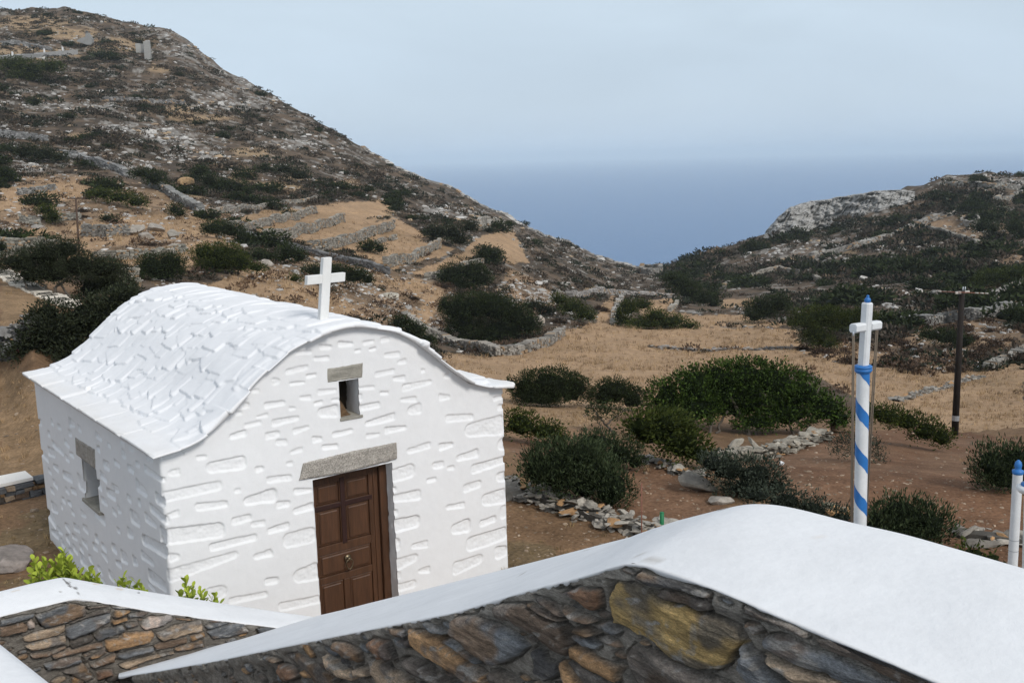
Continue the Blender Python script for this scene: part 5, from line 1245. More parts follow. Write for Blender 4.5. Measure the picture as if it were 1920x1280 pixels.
mb.box(cb_+d_*.17-UP*.09-n_v*.1, d_*.14, n_v*.14, UP*.04, PAL['G'], .008); mb.make('masonry', M_stone, cwall)

# ================================================================== ROCKS
def boulder(label, u, v, rx, ry, tone=(.30, .28, .25), ang=0, base=None, dz=.75, cut=(.50, .82)):
    _bs[0] += 1; s = _bs[0]; r = np.random.default_rng(s)
    B, D = hit(*(base or (u, v+ry*.8))); px = D/FPX; c = at(u, v, D+rx*px*.3); V, F = I3
    # chop with random planes for facets
    W = V.copy()
    for k in range(9):
        n = r.normal(0, 1, 3); n /= np.linalg.norm(n); h = r.uniform(*cut); d = W@n; W = W-np.clip(d-h, 0, None)[:, None]*n*.9
    W = W*(1+.10*(fbm(V[:, 0]*2+s, V[:, 1]*2+V[:, 2]*3, s, 4)-.5))[:, None]*1.15
    ca, sa = math.cos(ang), math.sin(ang); x, z = W[:, 0]*rx*px, W[:, 2]*ry*px
    W = np.stack([x*ca+z*sa, W[:, 1]*rx*px*dz, -x*sa+z*ca], -1)
    col = np.array(tone)*(.75+.5*fbm(V[:, 0]*3+s, V[:, 2]*5+V[:, 1]*3, s+4, 4))[:, None]
    o = obj('boulder', c+W, F, M_rockc, base=np.array([c[0], c[1], c[2]-ry*px]), col=col); return tag(o, label, 'boulder')
boulder('large slanted grey boulder lying beside the grey-green bush', 1318, 912, 50, 20, (.21, .195, .17), .5, None, .6, (.25, .6))
boulder('pale flat stone at the lower end of the slanted boulder', 1352, 938, 22, 9, (.36, .33, .29), .1)
boulder('flat pale slab among brown scrub right of the cross', 731, 555, 18, 6, (.40, .37, .31))
boulder('pale upright rock at the right end of the largest thicket', 1012, 602, 9, 13, (.36, .31, .26))
boulder('broad pale boulder in the terrace rubble, left of centre', 255, 432, 20, 9, (.33, .30, .26), -.1)
boulder('pale boulder in the terrace rubble, right of the broad one', 290, 427, 18, 8, (.31, .28, .245), .2)
boulder('low boulder under the terrace rubble', 275, 444, 16, 8, (.30, .27, .235))
boulder('boulder at the end of the long field wall', 335, 466, 20, 8, (.33, .30, .255), .2)
boulder('rounded boulder above the dark square-topped bush', 318, 474, 14, 8, (.31, .28, .24))
boulder('pale rock beside the pair of bushes left of the cross', 502, 494, 12, 6, (.36, .33, .29), .4)
boulder('grey rock beside the mossy green bush', 322, 440, 12, 9, (.29, .27, .235), .3)
boulder('pale rock in the slope below the left hut', 1060, 532, 9, 5, (.46, .44, .40))
boulder('flat grey bedrock slab on the yard at the lower left', 20, 1052, 46, 26, (.25, .22, .20), 0, (20, 1062), 1.2)
boulder('brown earth mound beside the flagpole bush', 1575, 800, 26, 12, (.19, .13, .085))
boulder('ochre rock bank left of the dark bush on the hill', 350, 342, 16, 9, (.42, .28, .15))
boulder('small white rock above the small dark bush on the grey slope', 1023, 529, 7, 4, (.52, .50, .46))
# pale cliff on the right hill
def cliff():
    bt = [(1430,450),(1455,446),(1490,440),(1530,430),(1570,421),(1610,408),(1650,396),(1690,384),(1715,376)]
    tp = [(1436,434),(1458,408),(1482,387),(1520,377),(1570,370),(1610,363),(1645,357),(1690,355),(1716,359)]
    n, m = 190, 46; k = np.linspace(0, 1, n)
    def ip(P): P = np.array(P, float); t = np.linspace(0, 1, len(P)); return np.interp(k, t, P[:, 0]), np.interp(k, t, P[:, 1])
    bu, bv = ip(bt); tu, tv = ip(tp); tv = tv+(fbm(k*22, k*0, 4, 4)-.5)*5
    Db = np.interp(k, np.linspace(0, 1, len(bt)), [hit(*q)[1] for q in bt])-1.0
    V = []; C = []
    for j in np.linspace(0, 1, m):
        u = bu*(1-j)+tu*j; v = bv*(1-j)+tv*j
        cr_ = fbm(u/6.0+v/9, v/14, 7, 4); lay = fbm(u/16, v/8, 8, 5); dsp = (np.abs(cr_-.5)*7.0+(lay-.5)*6.0)
        D = Db+j*6+dsp+(8 if j == 1 else 0)*np.ones(n)
        V.append([at(a, b, d) for a, b, d in zip(u, v, D)])
        t = fbm(u/7, v/11, 12, 4); crk = sstep(.055, .0, np.abs(cr_-.5))*.6; st = sstep(.58, .72, fbm(u/5, v/30, 14, 3))*.45
        c = (np.array([.37, .365, .35])*(.82+.4*t)[:, None])*(1-crk*.4-st*.4)[:, None]; C.append(c)
    o = obj('rock_face', np.array(V).reshape(-1, 3), grid_faces(m, n)[:, ::-1], M_rockc, base=np.array(V)[0, n//2], col=np.concatenate(C)); return tag(o, 'pale grey limestone rock face on the seaward shoulder of the right hill', 'cliff')
cliff()

# ================================================================== SCATTER
CU_, CV_, CD_ = MK['u'], MK['v'], MK['D']; SH = GX.shape
CV2 = CV_.reshape(SH); dv = np.zeros(SH); dv[:-1] = np.maximum(CV2[:-1]-CV2[1:], 0); du = np.gradient(CU_.reshape(SH), axis=1)
vis = (np.minimum.accumulate(CV2, 0) >= CV2-.8)
WT = (dv*np.abs(du)*vis).ravel()*((CU_ > -60) & (CU_ < 1990))
bare = np.clip(1-MK['tan']-MK['red']-MK['yard']-MK['dry'], 0, 1)
TV = np.stack([GX, GY, GZ], -1).reshape(-1, 3)
def pick(w, n, r):
    w = w/w.sum(); i = r.choice(len(w), n, p=w); P = TV[i]+r.normal(0, 1, (n, 3))*np.array([.004, .004, 0])*CD_[i][:, None]
    P[:, 2] = ground(P[:, 0], P[:, 1]); return P, i
def template(n, L, W, seed, flat=.62, up=.35):
    r = np.random.default_rng(seed); d = sphere_dirs(r, n); d[:, 2] = np.abs(d[:, 2])
    p = d*np.array([1, 1, flat])*(.72+.3*r.random(n))[:, None]; a = d*.8+UP*up+r.normal(0, .45, (n, 3)); a /= np.linalg.norm(a, axis=1)[:, None]
    w = np.cross(a, r.normal(0, 1, (n, 3))); w /= np.linalg.norm(w, axis=1)[:, None]; l = L*r.uniform(.6, 1.3, n)[:, None]; ww = W*r.uniform(.7, 1.2, n)[:, None]/2
    return np.stack([p, p+a*l*.5+w*ww, p+a*l, p+a*l*.45-w*ww], 1), r.random(n)
def scatter(name, P, S, cols, tmpl, mat, r, jitter=.35, squash=None, label=None):
    """one ground-cover mesh out of many small tufts"""
    out, oc = [], []
    for t in range(len(tmpl)):
        m = np.arange(len(P)) % len(tmpl) == t; Q = P[m]; s = S[m]; q, tv = tmpl[t]; th = r.uniform(0, TAU, len(Q)); c, sn = np.cos(th), np.sin(th)
        x = q[None, ..., 0]*c[:, None, None]-q[None, ..., 1]*sn[:, None, None]; y = q[None, ..., 0]*sn[:, None, None]+q[None, ..., 1]*c[:, None, None]; z = np.broadcast_to(q[None, ..., 2], x.shape)
        if squash is not None: z = z*squash[m][:, None, None]
        V = np.stack([x, y, z], -1)*s[:, None, None, None]+Q[:, None, None, :]
        k = .55+.9*tv; cc = cols[m][:, None, None, :]*np.broadcast_to(k[None, :, None, None], x.shape+(1,))
        out.append(V.reshape(-1, 3)); oc.append(cc.reshape(-1, 3))
    V = np.concatenate(out); k = tmpl[0][0].shape[1]
    o = obj(name, V, np.arange(len(V), dtype=np.int32).reshape(-1, k), mat, col=np.concatenate(oc)); o['kind'] = 'stuff'
    if label: o['label'] = label
    return o
r = np.random.default_rng(99)
n1w = fbm(TV[:, 0]/11, TV[:, 1]/11, 131, 4)
right = (CU_ > 1235)
nogo = np.zeros(len(CU_), bool)
for ln in ([(1358,540),(1420,517),(1460,505),(1500,514),(1535,530)],[(1520,486),(1600,467),(1680,442),(1720,426),(1790,404)],[(1735,428),(1775,438),(1832,458)],[(1775,350),(1860,353),(1925,356)],[(1870,377),(1930,366)],[(1688,613),(1770,607),(1910,584)],[(1862,572),(1930,528)],[(682,273),(774,324),(875,370),(1006,430),(1127,480),(1204,504)]):
    L_ = np.array(ln, float); vv = np.interp(CU_, L_[:, 0], L_[:, 1], left=-999, right=-999); nogo |= (CV_ > vv-3) & (CV_ < vv+6)
nogo |= inpoly(CU_, CV_, [(1420,455),(1430,425),(1480,380),(1560,362),(1725,345),(1725,378),(1640,398),(1560,424),(1500,442)])
WT = WT*(~nogo)
wS = WT*bare*(CD_ > 62)*(1-.92*MK['brn'])*(np.where(right, .10, .25)+1.5*sstep(.44, .60, n1w))*np.where(right, .95, 1.0)*(1-.75*MK['pale'])
P, i = pick(wS, 12500, r); D_ = CD_[i]
S_r = np.clip(np.exp(r.normal(-.55, .45, len(P))), .25, 1.5)*np.where(right[i], 1.7, 1.0)*np.clip(D_/170, .6, 1.35)
g1, g2, g3 = np.array([.024, .029, .018]), np.array([.066, .054, .042]), np.array([.115, .085, .06])
sel = r.random(len(P)); mixw = np.where(right[i], .38, .50); dk = n1w[i] > .5
cols = np.where((sel < mixw)[:, None], g2, g1); cols = np.where((sel > .90)[:, None], g3, cols)*r.uniform(.75, 1.3, (len(P), 1))
scatter('scrub', P-UP*.05, S_r, cols, [template(50, .40, .22, k, .50+.1*(k % 2)) for k in range(5)], M_leaf, r, squash=r.uniform(.6, 1.1, len(P)), label='low dark scrub covering the hillsides')
# brown cushion shrubs and dry scrub on the nearer slopes
wB = WT*bare*((CD_ > 50) & (CD_ < 190))*(.3+1.2*sstep(.4, .6, n1w))+WT*MK['brn']*(CD_ < 140)*.8+WT*MK['tan']*sstep(.60, .7, MK['n2'])*.06*(CD_ > 70)
P, i = pick(wB, 1500, r); cols = np.where((r.random(len(P)) < .55)[:, None], np.array([.085, .058, .042]), np.array([.13, .085, .055]))*r.uniform(.7, 1.3, (len(P), 1))
scatter('dry_scrub', P-UP*.04, np.clip(np.exp(r.normal(-.95, .4, len(P))), .15, .9), cols, [template(46, .42, .2, 20+k, .7) for k in range(4)], M_leaf, r, label='brown dry cushion scrub on the lower slopes')
wp = []
for W3 in WPTS:
    for a, b in zip(W3[:-1], W3[1:]):
        n = max(1, int(np.linalg.norm(b-a)/1.6)); wp.append(a+(b-a)*r.random((n, 1)))
wp = np.concatenate(wp); wp = wp[r.random(len(wp)) < .6]; nn_ = len(wp); off = wp[:, :2]/np.linalg.norm(wp[:, :2], axis=1)[:, None]
wp[:, :2] -= off*r.uniform(.3, 1.0, (nn_, 1)); wp[:, 2] = ground(wp[:, 0], wp[:, 1])-.05
cols = np.where((r.random(nn_) < .4)[:, None], np.array([.030, .032, .02]), np.array([.09, .06, .042]))*r.uniform(.7, 1.3, (nn_, 1))
scatter('wall_foot_scrub', wp, np.clip(np.exp(r.normal(-.95, .4, nn_)), .15, .8), cols, [template(46, .42, .2, 70+k, .7) for k in range(4)], M_leaf, r, label='small brown and dark scrub along the feet of the field walls')
# stones lying about on the slopes
def rocks(name, P, S, cols, label):
    Vt, Ft = I0; out, oc = [], []; n = len(P)
    q = Vt[None]*r.uniform(.6, 1.2, (n, 12, 1))*np.stack([r.uniform(.8, 1.5, n), r.uniform(.8, 1.3, n), r.uniform(.4, .8, n)], -1)[:, None]
    th = r.uniform(0, TAU, n); c, s = np.cos(th)[:, None], np.sin(th)[:, None]
    V = np.stack([q[..., 0]*c-q[..., 1]*s, q[..., 0]*s+q[..., 1]*c, q[..., 2]], -1)*S[:, None, None]+P[:, None]
    F = (Ft[None]+np.arange(n)[:, None, None]*12).reshape(-1, 3)
    o = obj(name, V.reshape(-1, 3), F, M_rockc, col=np.repeat(cols, 12, 0)); o['kind'] = 'stuff'; o['label'] = label
wR = WT*bare*(CD_ > 58)*(.12+1.3*sstep(.50, .66, fbm(TV[:, 0]/8, TV[:, 1]/8, 141, 4)))*np.where(right, .9, 1.0)+WT*MK['pale']*2.2+WT*MK['brn']*.5
P, i = pick(wR, 7500, r); S_k = np.clip(np.exp(r.normal(-1.65, .55, len(P))), .06, .9)*np.clip(CD_[i]/150, .5, 1.7)
cols = np.array([.44, .425, .40])*r.uniform(.6, 1.25, (len(P), 1)); oc = r.random(len(P)) < .12; cols[oc] = np.array([.40, .30, .20])*r.uniform(.8, 1.1, (oc.sum(), 1))
rocks('scattered_rocks', P, S_k, cols, 'pale stones strewn over the hillsides')
wP = WT*(MK['red']*1.2+MK['yard']+MK['dry']*.5+MK['tan']*.25)*(CD_ < 60)
P, i = pick(wP, 1700, r); cols = np.array([.30, .23, .165])*r.uniform(.6, 1.3, (len(P), 1))
rocks('pebbles', P, np.clip(np.exp(r.normal(-4.05, .5, len(P))), .006, .08)*np.clip(CD_[i]/18, .7, 2.2), cols, 'small stones lying on the soil')
# dry grass
def blades(n, seed):
    q = np.random.default_rng(seed); p = q.normal(0, .35, (n, 3)); p[:, 2] = 0; a = np.stack([q.normal(0, .35, n), q.normal(0, .35, n), np.ones(n)], -1); l = q.uniform(.5, 1.1, n)[:, None]
    w = np.stack([q.normal(0, 1, n), q.normal(0, 1, n), np.zeros(n)], -1); w /= np.linalg.norm(w, axis=1)[:, None]
    return np.stack([p-w*.045, p+w*.045, p+a*l+w*.012, p+a*l-w*.012], 1), q.random(n)
nz_ = fbm(TV[:, 0]/2.2, TV[:, 1]/2.2, 151, 3)
wG = WT*(MK['yard']*1.0+MK['dry']*1.4+MK['tan']*.35+bare*.5*(CD_ < 60)+MK['red']*.06)*(.1+sstep(.48, .6, nz_))*(CD_ < 150)
P, i = pick(wG, 6500, r); cols = np.array([.34, .235, .13])*r.uniform(.6, 1.3, (len(P), 1)); cols[MK['yard'][i] > .5] *= np.array([.75, .78, .72])
scatter('dry_grass', P, np.clip(np.exp(r.normal(-2.2, .35, len(P))), .04, .3)*np.clip(CD_[i]/26, .55, 2.2), cols, [blades(16, 40+k) for k in range(4)], M_grass, r, label='short dry yellow grass')
wT = WT*MK['tan']*(CD_ < 150)*(.35+sstep(.4, .65, fbm(TV[:, 0]/5, TV[:, 1]/1.8, 161, 4)))
P, i = pick(wT, 9000, r); cols = np.where((r.random(len(P)) < .3)[:, None], np.array([.20, .135, .08]), np.array([.40, .285, .165]))*r.uniform(.65, 1.2, (len(P), 1))
scatter('stubble', P, np.clip(np.exp(r.normal(-2.3, .35, len(P))), .05, .2)*np.clip(CD_[i]/40, .7, 2.4), cols, [blades(10, 60+k) for k in range(4)], M_grass, r, label='pale stubble on the tan fields')
# single shrubs standing out on the slopes: copies of a few models
def model(kind, seed):
    rr = np.random.default_rng(seed); K_ = KIND[kind]
    l3 = [(np.array([rr.uniform(-.45, .45), rr.uniform(-.35, .35), rr.uniform(.1, .3)]), np.array([rr.uniform(.45, .7), rr.uniform(.4, .6), rr.uniform(.32, .5)])) for _ in range(4)]
    V, F, C = leaves(l3, 1100, .24, .11, .35, K_['c0'], K_['c1'], seed, rad=.12).arrays(); me = obj('shrub', V, F, M_leaf, col=C); return me
def scattered(kind, n, w, group, label, smin, smax, seed, mind=9):
    rr = np.random.default_rng(seed); mods = [model(kind, seed+k) for k in range(3)]; done = []; P, i = pick(w, n*6, rr); k = 0
    for q, j in zip(P, i):
        u, v = CU_[j], CV_[j]
        if any(abs(u-a)+1.6*abs(v-b) < mind for a, b in done): continue
        o = mods[k] if k < 3 else mods[k % 3].copy()
        if k >= 3: COL.objects.link(o)
        s = rr.uniform(smin, smax); o.location = q-UP*.06; o.scale = (s*rr.uniform(.9, 1.4), s, s*rr.uniform(.6, .95)); o.rotation_euler = (0, 0, rr.uniform(-.5, .5))
        tag(o, label, 'shrub', group); done.append((u, v)); k += 1
        if k >= n: break
scattered('dark', 95, WT*bare*(CD_ > 70)*(~right)*(1-MK['pale'])*(CV_ < 470)*sstep(.45, .55, n1w), 'scattered shrubs on the left hillside', 'dark rounded shrub dotted over the left hillside', 1.0, 2.3, 300, 14)
scattered('dark', 110, WT*bare*(CD_ > 90)*right*(1-MK['brn'])*sstep(.40, .5, n1w), 'scattered shrubs on the right hillside', 'low dark spreading shrub on the right hillside', 1.7, 4.0, 310, 12)
scattered('brown', 45, WT*MK['brn']*right*(CD_ < 130), 'brown cushion shrubs on the stony slope', 'brown cushion shrub on the stony slope behind the utility pole', .45, .85, 320, 9)
scattered('brown', 40, WT*bare*(~right)*((CD_ > 60) & (CD_ < 125)), 'brown cushion shrubs among the terraces', 'brown cushion shrub among the left terraces', .4, .85, 330, 10)

# ================================================================== UTILITY POLES, RUINS, SMALL THINGS
def utility(label, base, topv, topu, rpx, mat):
    B, D = hit(*base); px = D/FPX; Tp = upright(base[0], base[1], topu, topv, D)[1]; root = thing('utility_pole', label, 'utility pole', B); ax = (Tp-B); H = np.linalg.norm(ax); ax /= H
    mb = MB(); mb.tube([B-ax*.3, B+ax*H*.5, Tp], [rpx*px*1.15, rpx*px, rpx*px*.85], 12); mb.make('shaft', mat, root, smooth=True); return root, Tp, D, px
root, Tp, D, px = utility('tall dark wooden utility pole with a rack of rods on top, in the right field', (1790, 816), 545, 1804, 5.6, M_pole)
rt = CR; fw_ = np.array([0, 1., 0]); dg = rt*.95+fw_*.5; dg /= np.linalg.norm(dg)
mb = MB(); c = Tp-UP*4*px; mb.box(c+dg*1*px+UP*1*px, dg*19*px, fw_*2.2*px, (UP+dg*.0)*2.2*px, None, 0, .6*px); mb.make('crossarm', M_pale, root)
for k, (du_, dy) in enumerate(((-14, 3.5), (0, 0), (13, -3.5))):
    cc = c+dg*du_*px+UP*(dy*.35+1)*px; rd = rt*.93-fw_*.35; mb = MB(); mb.tube([cc-rd*30*px, cc+rd*34*px], .9*px, 6); mb.make('rod', M_rust, root, smooth=True)
    for s_ in (-29, 33):
        mb = MB(); mb.tube([cc+rd*(s_-3)*px, cc+rd*(s_+3)*px], 1.3*px, 6); mb.make('insulator', M_pale, root, smooth=True)
for s_ in (2, 8):
    mb = MB(); mb.tube([c+dg*s_*px, c+dg*s_*px+UP*11*px], 1.0*px, 6); mb.make('pin', M_grey, root, smooth=True)
mb = MB(); mb.tube([upright(1790, 816, 1791.8, 783, D)[1]-UP*5*px, upright(1790, 816, 1791.8, 783, D)[1]+UP*5*px], 6.6*px, 12, cap=False); mb.make('band', M_grey, root)
root, Tp, D, px = utility('thin brown wooden utility pole with one crossarm on the left terraces', (150, 492), 371, 142, 1.9, M_pole2)
mb = MB(); mb.box(Tp-UP*1*px, (rt*.98+UP*.03)*17*px, fw_*1.2*px, UP*1.0*px); mb.make('crossarm', M_pole2, root)
for s_ in (-13, -2, 12):
    mb = MB(); mb.tube([Tp+rt*s_*px, Tp+rt*s_*px+UP*3*px], .7*px, 6); mb.make('insulator', M_pale, root)
# concrete ruins near the road
B, D = hit(276, 113); px = D/FPX; ruin = thing('ruined_building', 'roofless grey concrete shell with a tall corner pillar on the left hill', 'ruin', B)
cg = (.34, .335, .315)
mb = MB(); c = at(276.5, 96, D); mb.box(c, rt*5.2*px, fw_*5*px, UP*17*px, cg, .1*px, .4*px); mb.make('pillar', M_conc, ruin)
mb = MB(); c = at(262.5, 90.5, D+2); mb.box(c-rt*3.4*px, (rt*.93+fw_*.3)*4.6*px, fw_*.7*px, UP*8.5*px, cg, .05*px); mb.box(c+rt*4.6*px+fw_*1.2*px, (rt*.95-fw_*.25)*4.6*px, fw_*.7*px, UP*8.2*px, np.array(cg)*.9, .05*px); mb.make('wall', M_conc, ruin)
mb = MB(); V_, F_2 = I1; mb.add(at(277, 78, D)+V_*np.array([5.5, 5, 2.4])*px*(1+.15*rng.normal(0, 1, (len(V_), 1))), F_2, (.36, .35, .33)); mb.make('rubble_top', M_conc, ruin)
B, D = hit(163, 88); px = D/FPX; ruin = thing('ruined_building', 'small grey gabled ruin left of the concrete shell, beside the bank', 'ruin', B)
mb = MB(); A4 = [at(u, v, D) for u, v in ((143, 78), (162, 84), (174, 85), (172, 73), (165, 62), (161, 62), (160, 69), (146, 74))]; bk = [q+fw_*9*px for q in A4]; n8 = len(A4)
mb.add(A4+bk, [[i, (i+1) % n8, n8+(i+1) % n8, n8+i] for i in range(n8)], (.22, .22, .215)); mb.add(A4, [[0, 1, 6, 7], [1, 2, 3, 6], [3, 4, 5, 6]], (.25, .25, .24)); mb.make('wall', M_conc, ruin)
mb = MB(); mb.box(at(163, 62.5, D+3), rt*2.0*px, fw_*2*px, UP*4*px, (.12, .12, .12)); mb.make('chimney', M_conc, ruin)
# road across the left hill
rp = [(-60, 118), (0, 111), (30, 107.5), (60, 105), (90, 102), (115, 100.5), (135, 98.5)]
RV = []
for q in rp:
    p, d = hit(*q); RV.append(p)
RV = np.array(RV); t_ = np.linspace(0, 1, len(RV)); t2 = np.linspace(0, 1, 60); RV = np.stack([np.interp(t2, t_, RV[:, k]) for k in range(3)], -1)
tn = np.gradient(RV, axis=0); nn_ = np.stack([-tn[:, 1], tn[:, 0], 0*tn[:, 0]], -1); nn_ /= np.linalg.norm(nn_, axis=1)[:, None]
zc = RV[:, 2]; k7 = np.ones(9)/9; zc = np.convolve(np.pad(zc, 4, mode='edge'), k7, 'valid')+.7
a = RV+nn_*2.6; b_2 = RV-nn_*2.6; a[:, 2] = zc; b_2[:, 2] = zc; c1_ = b_2.copy(); c1_[:, 2] -= 2.2; c2_ = a.copy(); c2_[:, 2] -= 2.2
M_asph = mk('pale_road', (.30, .30, .295), rough=.9, n=[(.8, .85, 1.1), (6, .9, 1.1)], bump=(20, .3, .01))
o = obj('road', np.concatenate([c1_, b_2, a, c2_]), grid_faces(4, 60)[:, ::-1], M_asph); o['kind'] = 'structure'; o['label'] = 'pale narrow road crossing the left hill'
for k, q in enumerate((12, 33, 46)):
    p = b_2[q]; mb = MB(); mb.box(p+UP*.55, (.22, 0, 0), (0, .15, 0), (0, 0, .6), (.8, .8, .8), 0, .04); o = mb.make('guard_post', M_cap, base=p); tag(o, 'tiny white guard post standing on the edge of the hill road', 'post', 'white guard posts along the hill road')
# litter and odds and ends
def crumple(label, u, v, w, h, mat, name, cat, base=None):
    _bs[0] += 1; B, D = hit(*(base or (u, v+h))); px = D/FPX; n = 12; x, y = np.meshgrid(np.linspace(-1, 1, n), np.linspace(-1, 1, n))
    m = 1-.35*(np.hypot(x, y) > 1.1)
    V = B+(x*w*px*m)[..., None]*CR+(y*w*.6*px*m)[..., None]*fw_+((fbm(x*1.8+_bs[0], y*1.8, 5, 3))*h*2.2*px*np.clip(1.25-np.hypot(x, y), .05, 1))[..., None]*UP+UP*.02
    o = obj(name, V.reshape(-1, 3), grid_faces(n, n), mat, base=B); sm = o.modifiers.new('thick', 'SOLIDIFY'); sm.thickness = .006; return tag(o, label, cat)
crumple('crumpled white plastic sheet lying by the low wall at the right', 1841, 686, 12, 5, M_plastic, 'plastic_sheet', 'litter')
B, D = hit(1464, 872); px = D/FPX; mb = MB(); mb.lathe(B, [(0, 0), (3.6*px, .0), (4.6*px, 7*px), (4.2*px, 7*px), (3.3*px, 1*px), (0, 1*px)], 14, CR*.35+UP); o = mb.make('bucket', M_plastic, base=B, smooth=True); tag(o, 'small white plastic tub lying on the red field', 'tub')
B, D = hit(40, 660); px = D/FPX; cr_t = thing('crate', 'broken faded red plastic crate at the foot of the dark wall', 'crate', B)
ca_, cb2 = (CR*.9+UP*.25), (fw_*.8+UP*.2-CR*.2); q0 = B+UP*4*px
for nm, c, a1, a2, a3 in (('side_panel', q0-cb2*6*px, ca_*9*px, cb2*.9*px, UP*4*px), ('side_panel', q0+cb2*6*px, ca_*9*px, cb2*.9*px, UP*4*px), ('end_panel', q0-ca_*9*px, ca_*.9*px, cb2*6*px, UP*4*px), ('end_panel', q0+ca_*9*px, ca_*.9*px, cb2*6*px, UP*4*px)):
    mb = MB(); mb.box(c, a1, a2, a3, None, 0, .3*px); mb.make(nm, M_pink, cr_t)
D = 13.2; a, b = upright(1203, 990, 1203, 905, D); mb = MB(); mb.tube([a-UP*.35, a, b], .009, 6); o = mb.make('iron_rod', M_rust, base=a-UP*.35, smooth=True); tag(o, 'thin rusty rod standing upright at the end of the rubble wall', 'rod')
D = 13.6; a, b = upright(1241, 985, 1241, 961, D); mb = MB(); mb.tube([a-UP*.5, a, b], .030, 10); mb.lathe(b, [(.030, 0), (.033, .004), (.022, .012), (0, .014)], 10); o = mb.make('stake', M_green, base=a-UP*.5, smooth=True); tag(o, 'short green plastic stake peeping over the white coping', 'stake')
# grey metal frame by the low wall at the right edge
D = 15.0; fr_ = thing('metal_frame', 'light metal frame with a grey sheet, behind the right-hand white post', 'metal frame', at(1905, 1035, D))
mb = MB(); pp = [at(1886, 998, D), at(1925, 1014, D-.1), at(1930, 1022, D-.6), at(1880, 1008, D-.6)]; mb.tube(pp+pp[:1], .028, 8, cap=False); mb.make('tube', M_wpaint, fr_, smooth=True)
mb = MB(); pp = [at(1898, 999, D), at(1930, 1004, D), at(1930, 1012, D-.2), at(1898, 1008, D-.2)]; mb.add(pp+[q-UP*.03 for q in pp], [[0, 1, 2, 3], [7, 6, 5, 4], [0, 4, 5, 1], [1, 5, 6, 2], [2, 6, 7, 3], [3, 7, 4, 0]]); mb.make('sheet', M_grey, fr_)
mb = MB(); mb.tube([at(1884, 1008, D-.6), at(1884, 1036, D-.6)], .022, 8); mb.make('leg', M_wpaint, fr_, smooth=True)
mb = MB(); mb.tube([at(1916, 1016, D-.3), at(1908, 1040, D-.3)], .022, 8); mb.make('leg', M_wpaint, fr_, smooth=True)

# ------------------------------------------------------------------ air
def haze():
    m = bpy.data.materials.new('haze_air'); m.use_nodes = True; nt = m.node_tree; N = nt.nodes
    N.remove(N['Principled BSDF'])
    pv = N.new('ShaderNodeVolumePrincipled'); pv.inputs['Color'].default_value = (.80, .92, 1.0, 1)
    pv.inputs['Anisotropy'].default_value = -.15
    pv.inputs['Density'].default_value = HAZE
    nt.links.new(pv.outputs[0], N['Material Output'].inputs['Volume'])
    mb = MB(); H = 31000; z0, z1 = -132.0, 95.0
    mb.box((0, 0, (z0+z1)/2), (H, 0, 0), (0, H, 0), (0, 0, (z1-z0)/2))
    o = mb.make('haze', m); o['kind'] = 'stuff'; o['label'] = 'thin blue sea haze'; return o
HAZE = 1.3e-4
haze()
# ------------------------------------------------------------------ sky, sun, camera
w = bpy.data.worlds.new('World'); S.world = w; w.use_nodes = True; nt = w.node_tree; N = nt.nodes; L = nt.links
bg = N['Background']; bg.inputs[1].default_value = .1
sky = N.new('ShaderNodeTexSky'); sky.sky_type = 'NISHITA'; sky.sun_disc = False
SUN = np.array([.50, -.62, .68]); SUN /= np.linalg.norm(SUN)
sky.sun_elevation = math.asin(SUN[2]); sky.sun_rotation = math.atan2(SUN[0], SUN[1]) % TAU
sky.altitude = 150; sky.air_density = 1.0; sky.dust_density = 1.5; sky.ozone_density = 1.5
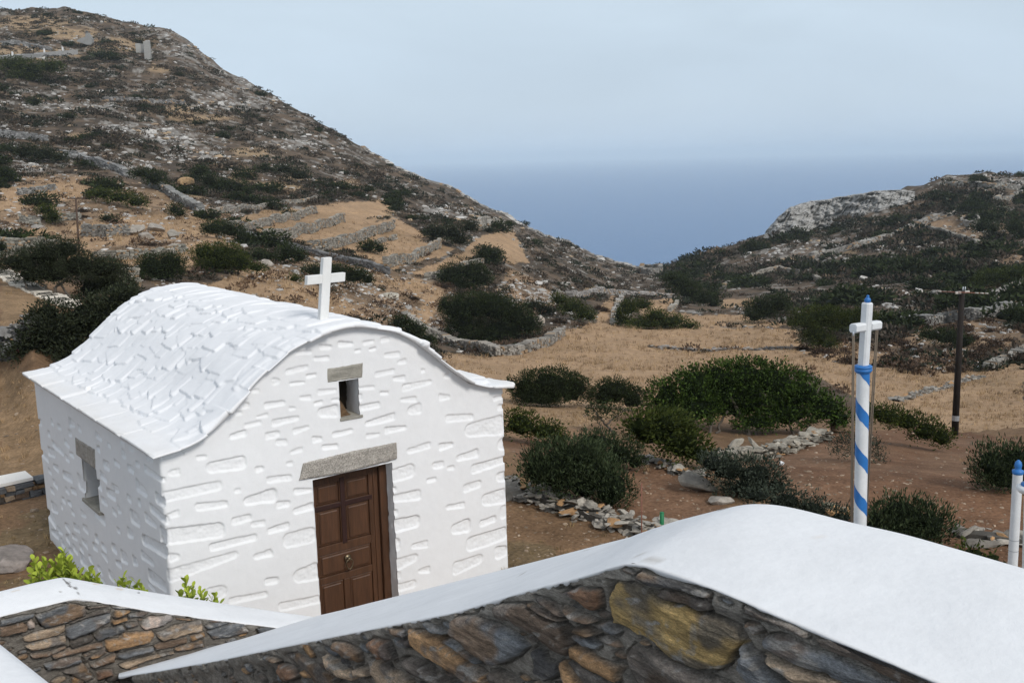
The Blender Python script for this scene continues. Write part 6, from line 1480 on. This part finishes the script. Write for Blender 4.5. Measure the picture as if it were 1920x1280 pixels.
# high thin veil of cloud over the blue
tc = N.new('ShaderNodeTexCoord'); sep = N.new('ShaderNodeSeparateXYZ'); L.new(tc.outputs['Generated'], sep.inputs[0])
ramp = N.new('ShaderNodeValToRGB'); ramp.color_ramp.interpolation = 'EASE'
cr = ramp.color_ramp; cr.elements[0].position = 0.0; cr.elements[0].color = (.58, .71, .86, 1)
cr.elements[1].position = .16; cr.elements[1].color = (.65, .77, .88, 1)
for p_, c_ in ((.06, (.61, .73, .86)), (.42, (.65, .70, .765)), (1., (.56, .60, .66))):
    e_ = cr.elements.new(p_); e_.color = (*c_, 1)
L.new(sep.outputs[2], ramp.inputs[0])
mpn = N.new('ShaderNodeMapping'); mpn.inputs['Scale'].default_value = (1, 1, 3.2); L.new(tc.outputs['Generated'], mpn.inputs[0])
cl = N.new('ShaderNodeTexNoise'); cl.inputs['Scale'].default_value = 2.6; cl.inputs['Detail'].default_value = 7; cl.inputs['Roughness'].default_value = .55
cl.inputs['Distortion'].default_value = .4
L.new(mpn.outputs[0], cl.inputs['Vector'])
cm = N.new('ShaderNodeMapRange'); cm.inputs[1].default_value = .3; cm.inputs[2].default_value = .75; cm.inputs[3].default_value = .94; cm.inputs[4].default_value = 1.10
L.new(cl.outputs['Fac'], cm.inputs[0])
sc = N.new('ShaderNodeVectorMath'); sc.operation = 'SCALE'; L.new(ramp.outputs[0], sc.inputs[0]); L.new(cm.outputs[0], sc.inputs[3])
s10 = N.new('ShaderNodeVectorMath'); s10.operation = 'SCALE'; s10.inputs[3].default_value = 10.0; L.new(sc.outputs[0], s10.inputs[0])
mx = N.new('ShaderNodeMix'); mx.data_type = 'RGBA'; mx.inputs[0].default_value = .9
L.new(sky.outputs[0], mx.inputs[6]); L.new(s10.outputs[0], mx.inputs[7]); L.new(mx.outputs[2], bg.inputs[0])
sl = bpy.data.lights.new('sun', 'SUN'); sl.energy = 2.3; sl.angle = math.radians(16); sl.color = (1, .955, .9)
so = bpy.data.objects.new('sun', sl); COL.objects.link(so)
from mathutils import Matrix, Vector
so.rotation_euler = Vector(SUN).to_track_quat('Z', 'Y').to_euler()
cd = bpy.data.cameras.new('camera'); cd.sensor_width = 36; cd.lens = FPX/1920*36; cd.clip_start = .05; cd.clip_end = 90000
co = bpy.data.objects.new('camera', cd); COL.objects.link(co)
co.matrix_world = Matrix(((CR[0], CU[0], -CF[0], 0), (CR[1], CU[1], -CF[1], 0), (CR[2], CU[2], -CF[2], 0), (0, 0, 0, 1)))
S.camera = co
S.view_settings.view_transform = 'Standard'; S.view_settings.look = 'None'; S.view_settings.exposure = 0.0; S.view_settings.gamma = 1
S.cycles.use_denoising = True; S.cycles.use_adaptive_sampling = True; S.cycles.adaptive_threshold = .02
S.cycles.max_bounces = 6; S.cycles.diffuse_bounces = 3; S.cycles.glossy_bounces = 2; S.cycles.volume_bounces = 1
S.cycles.sample_clamp_indirect = 8
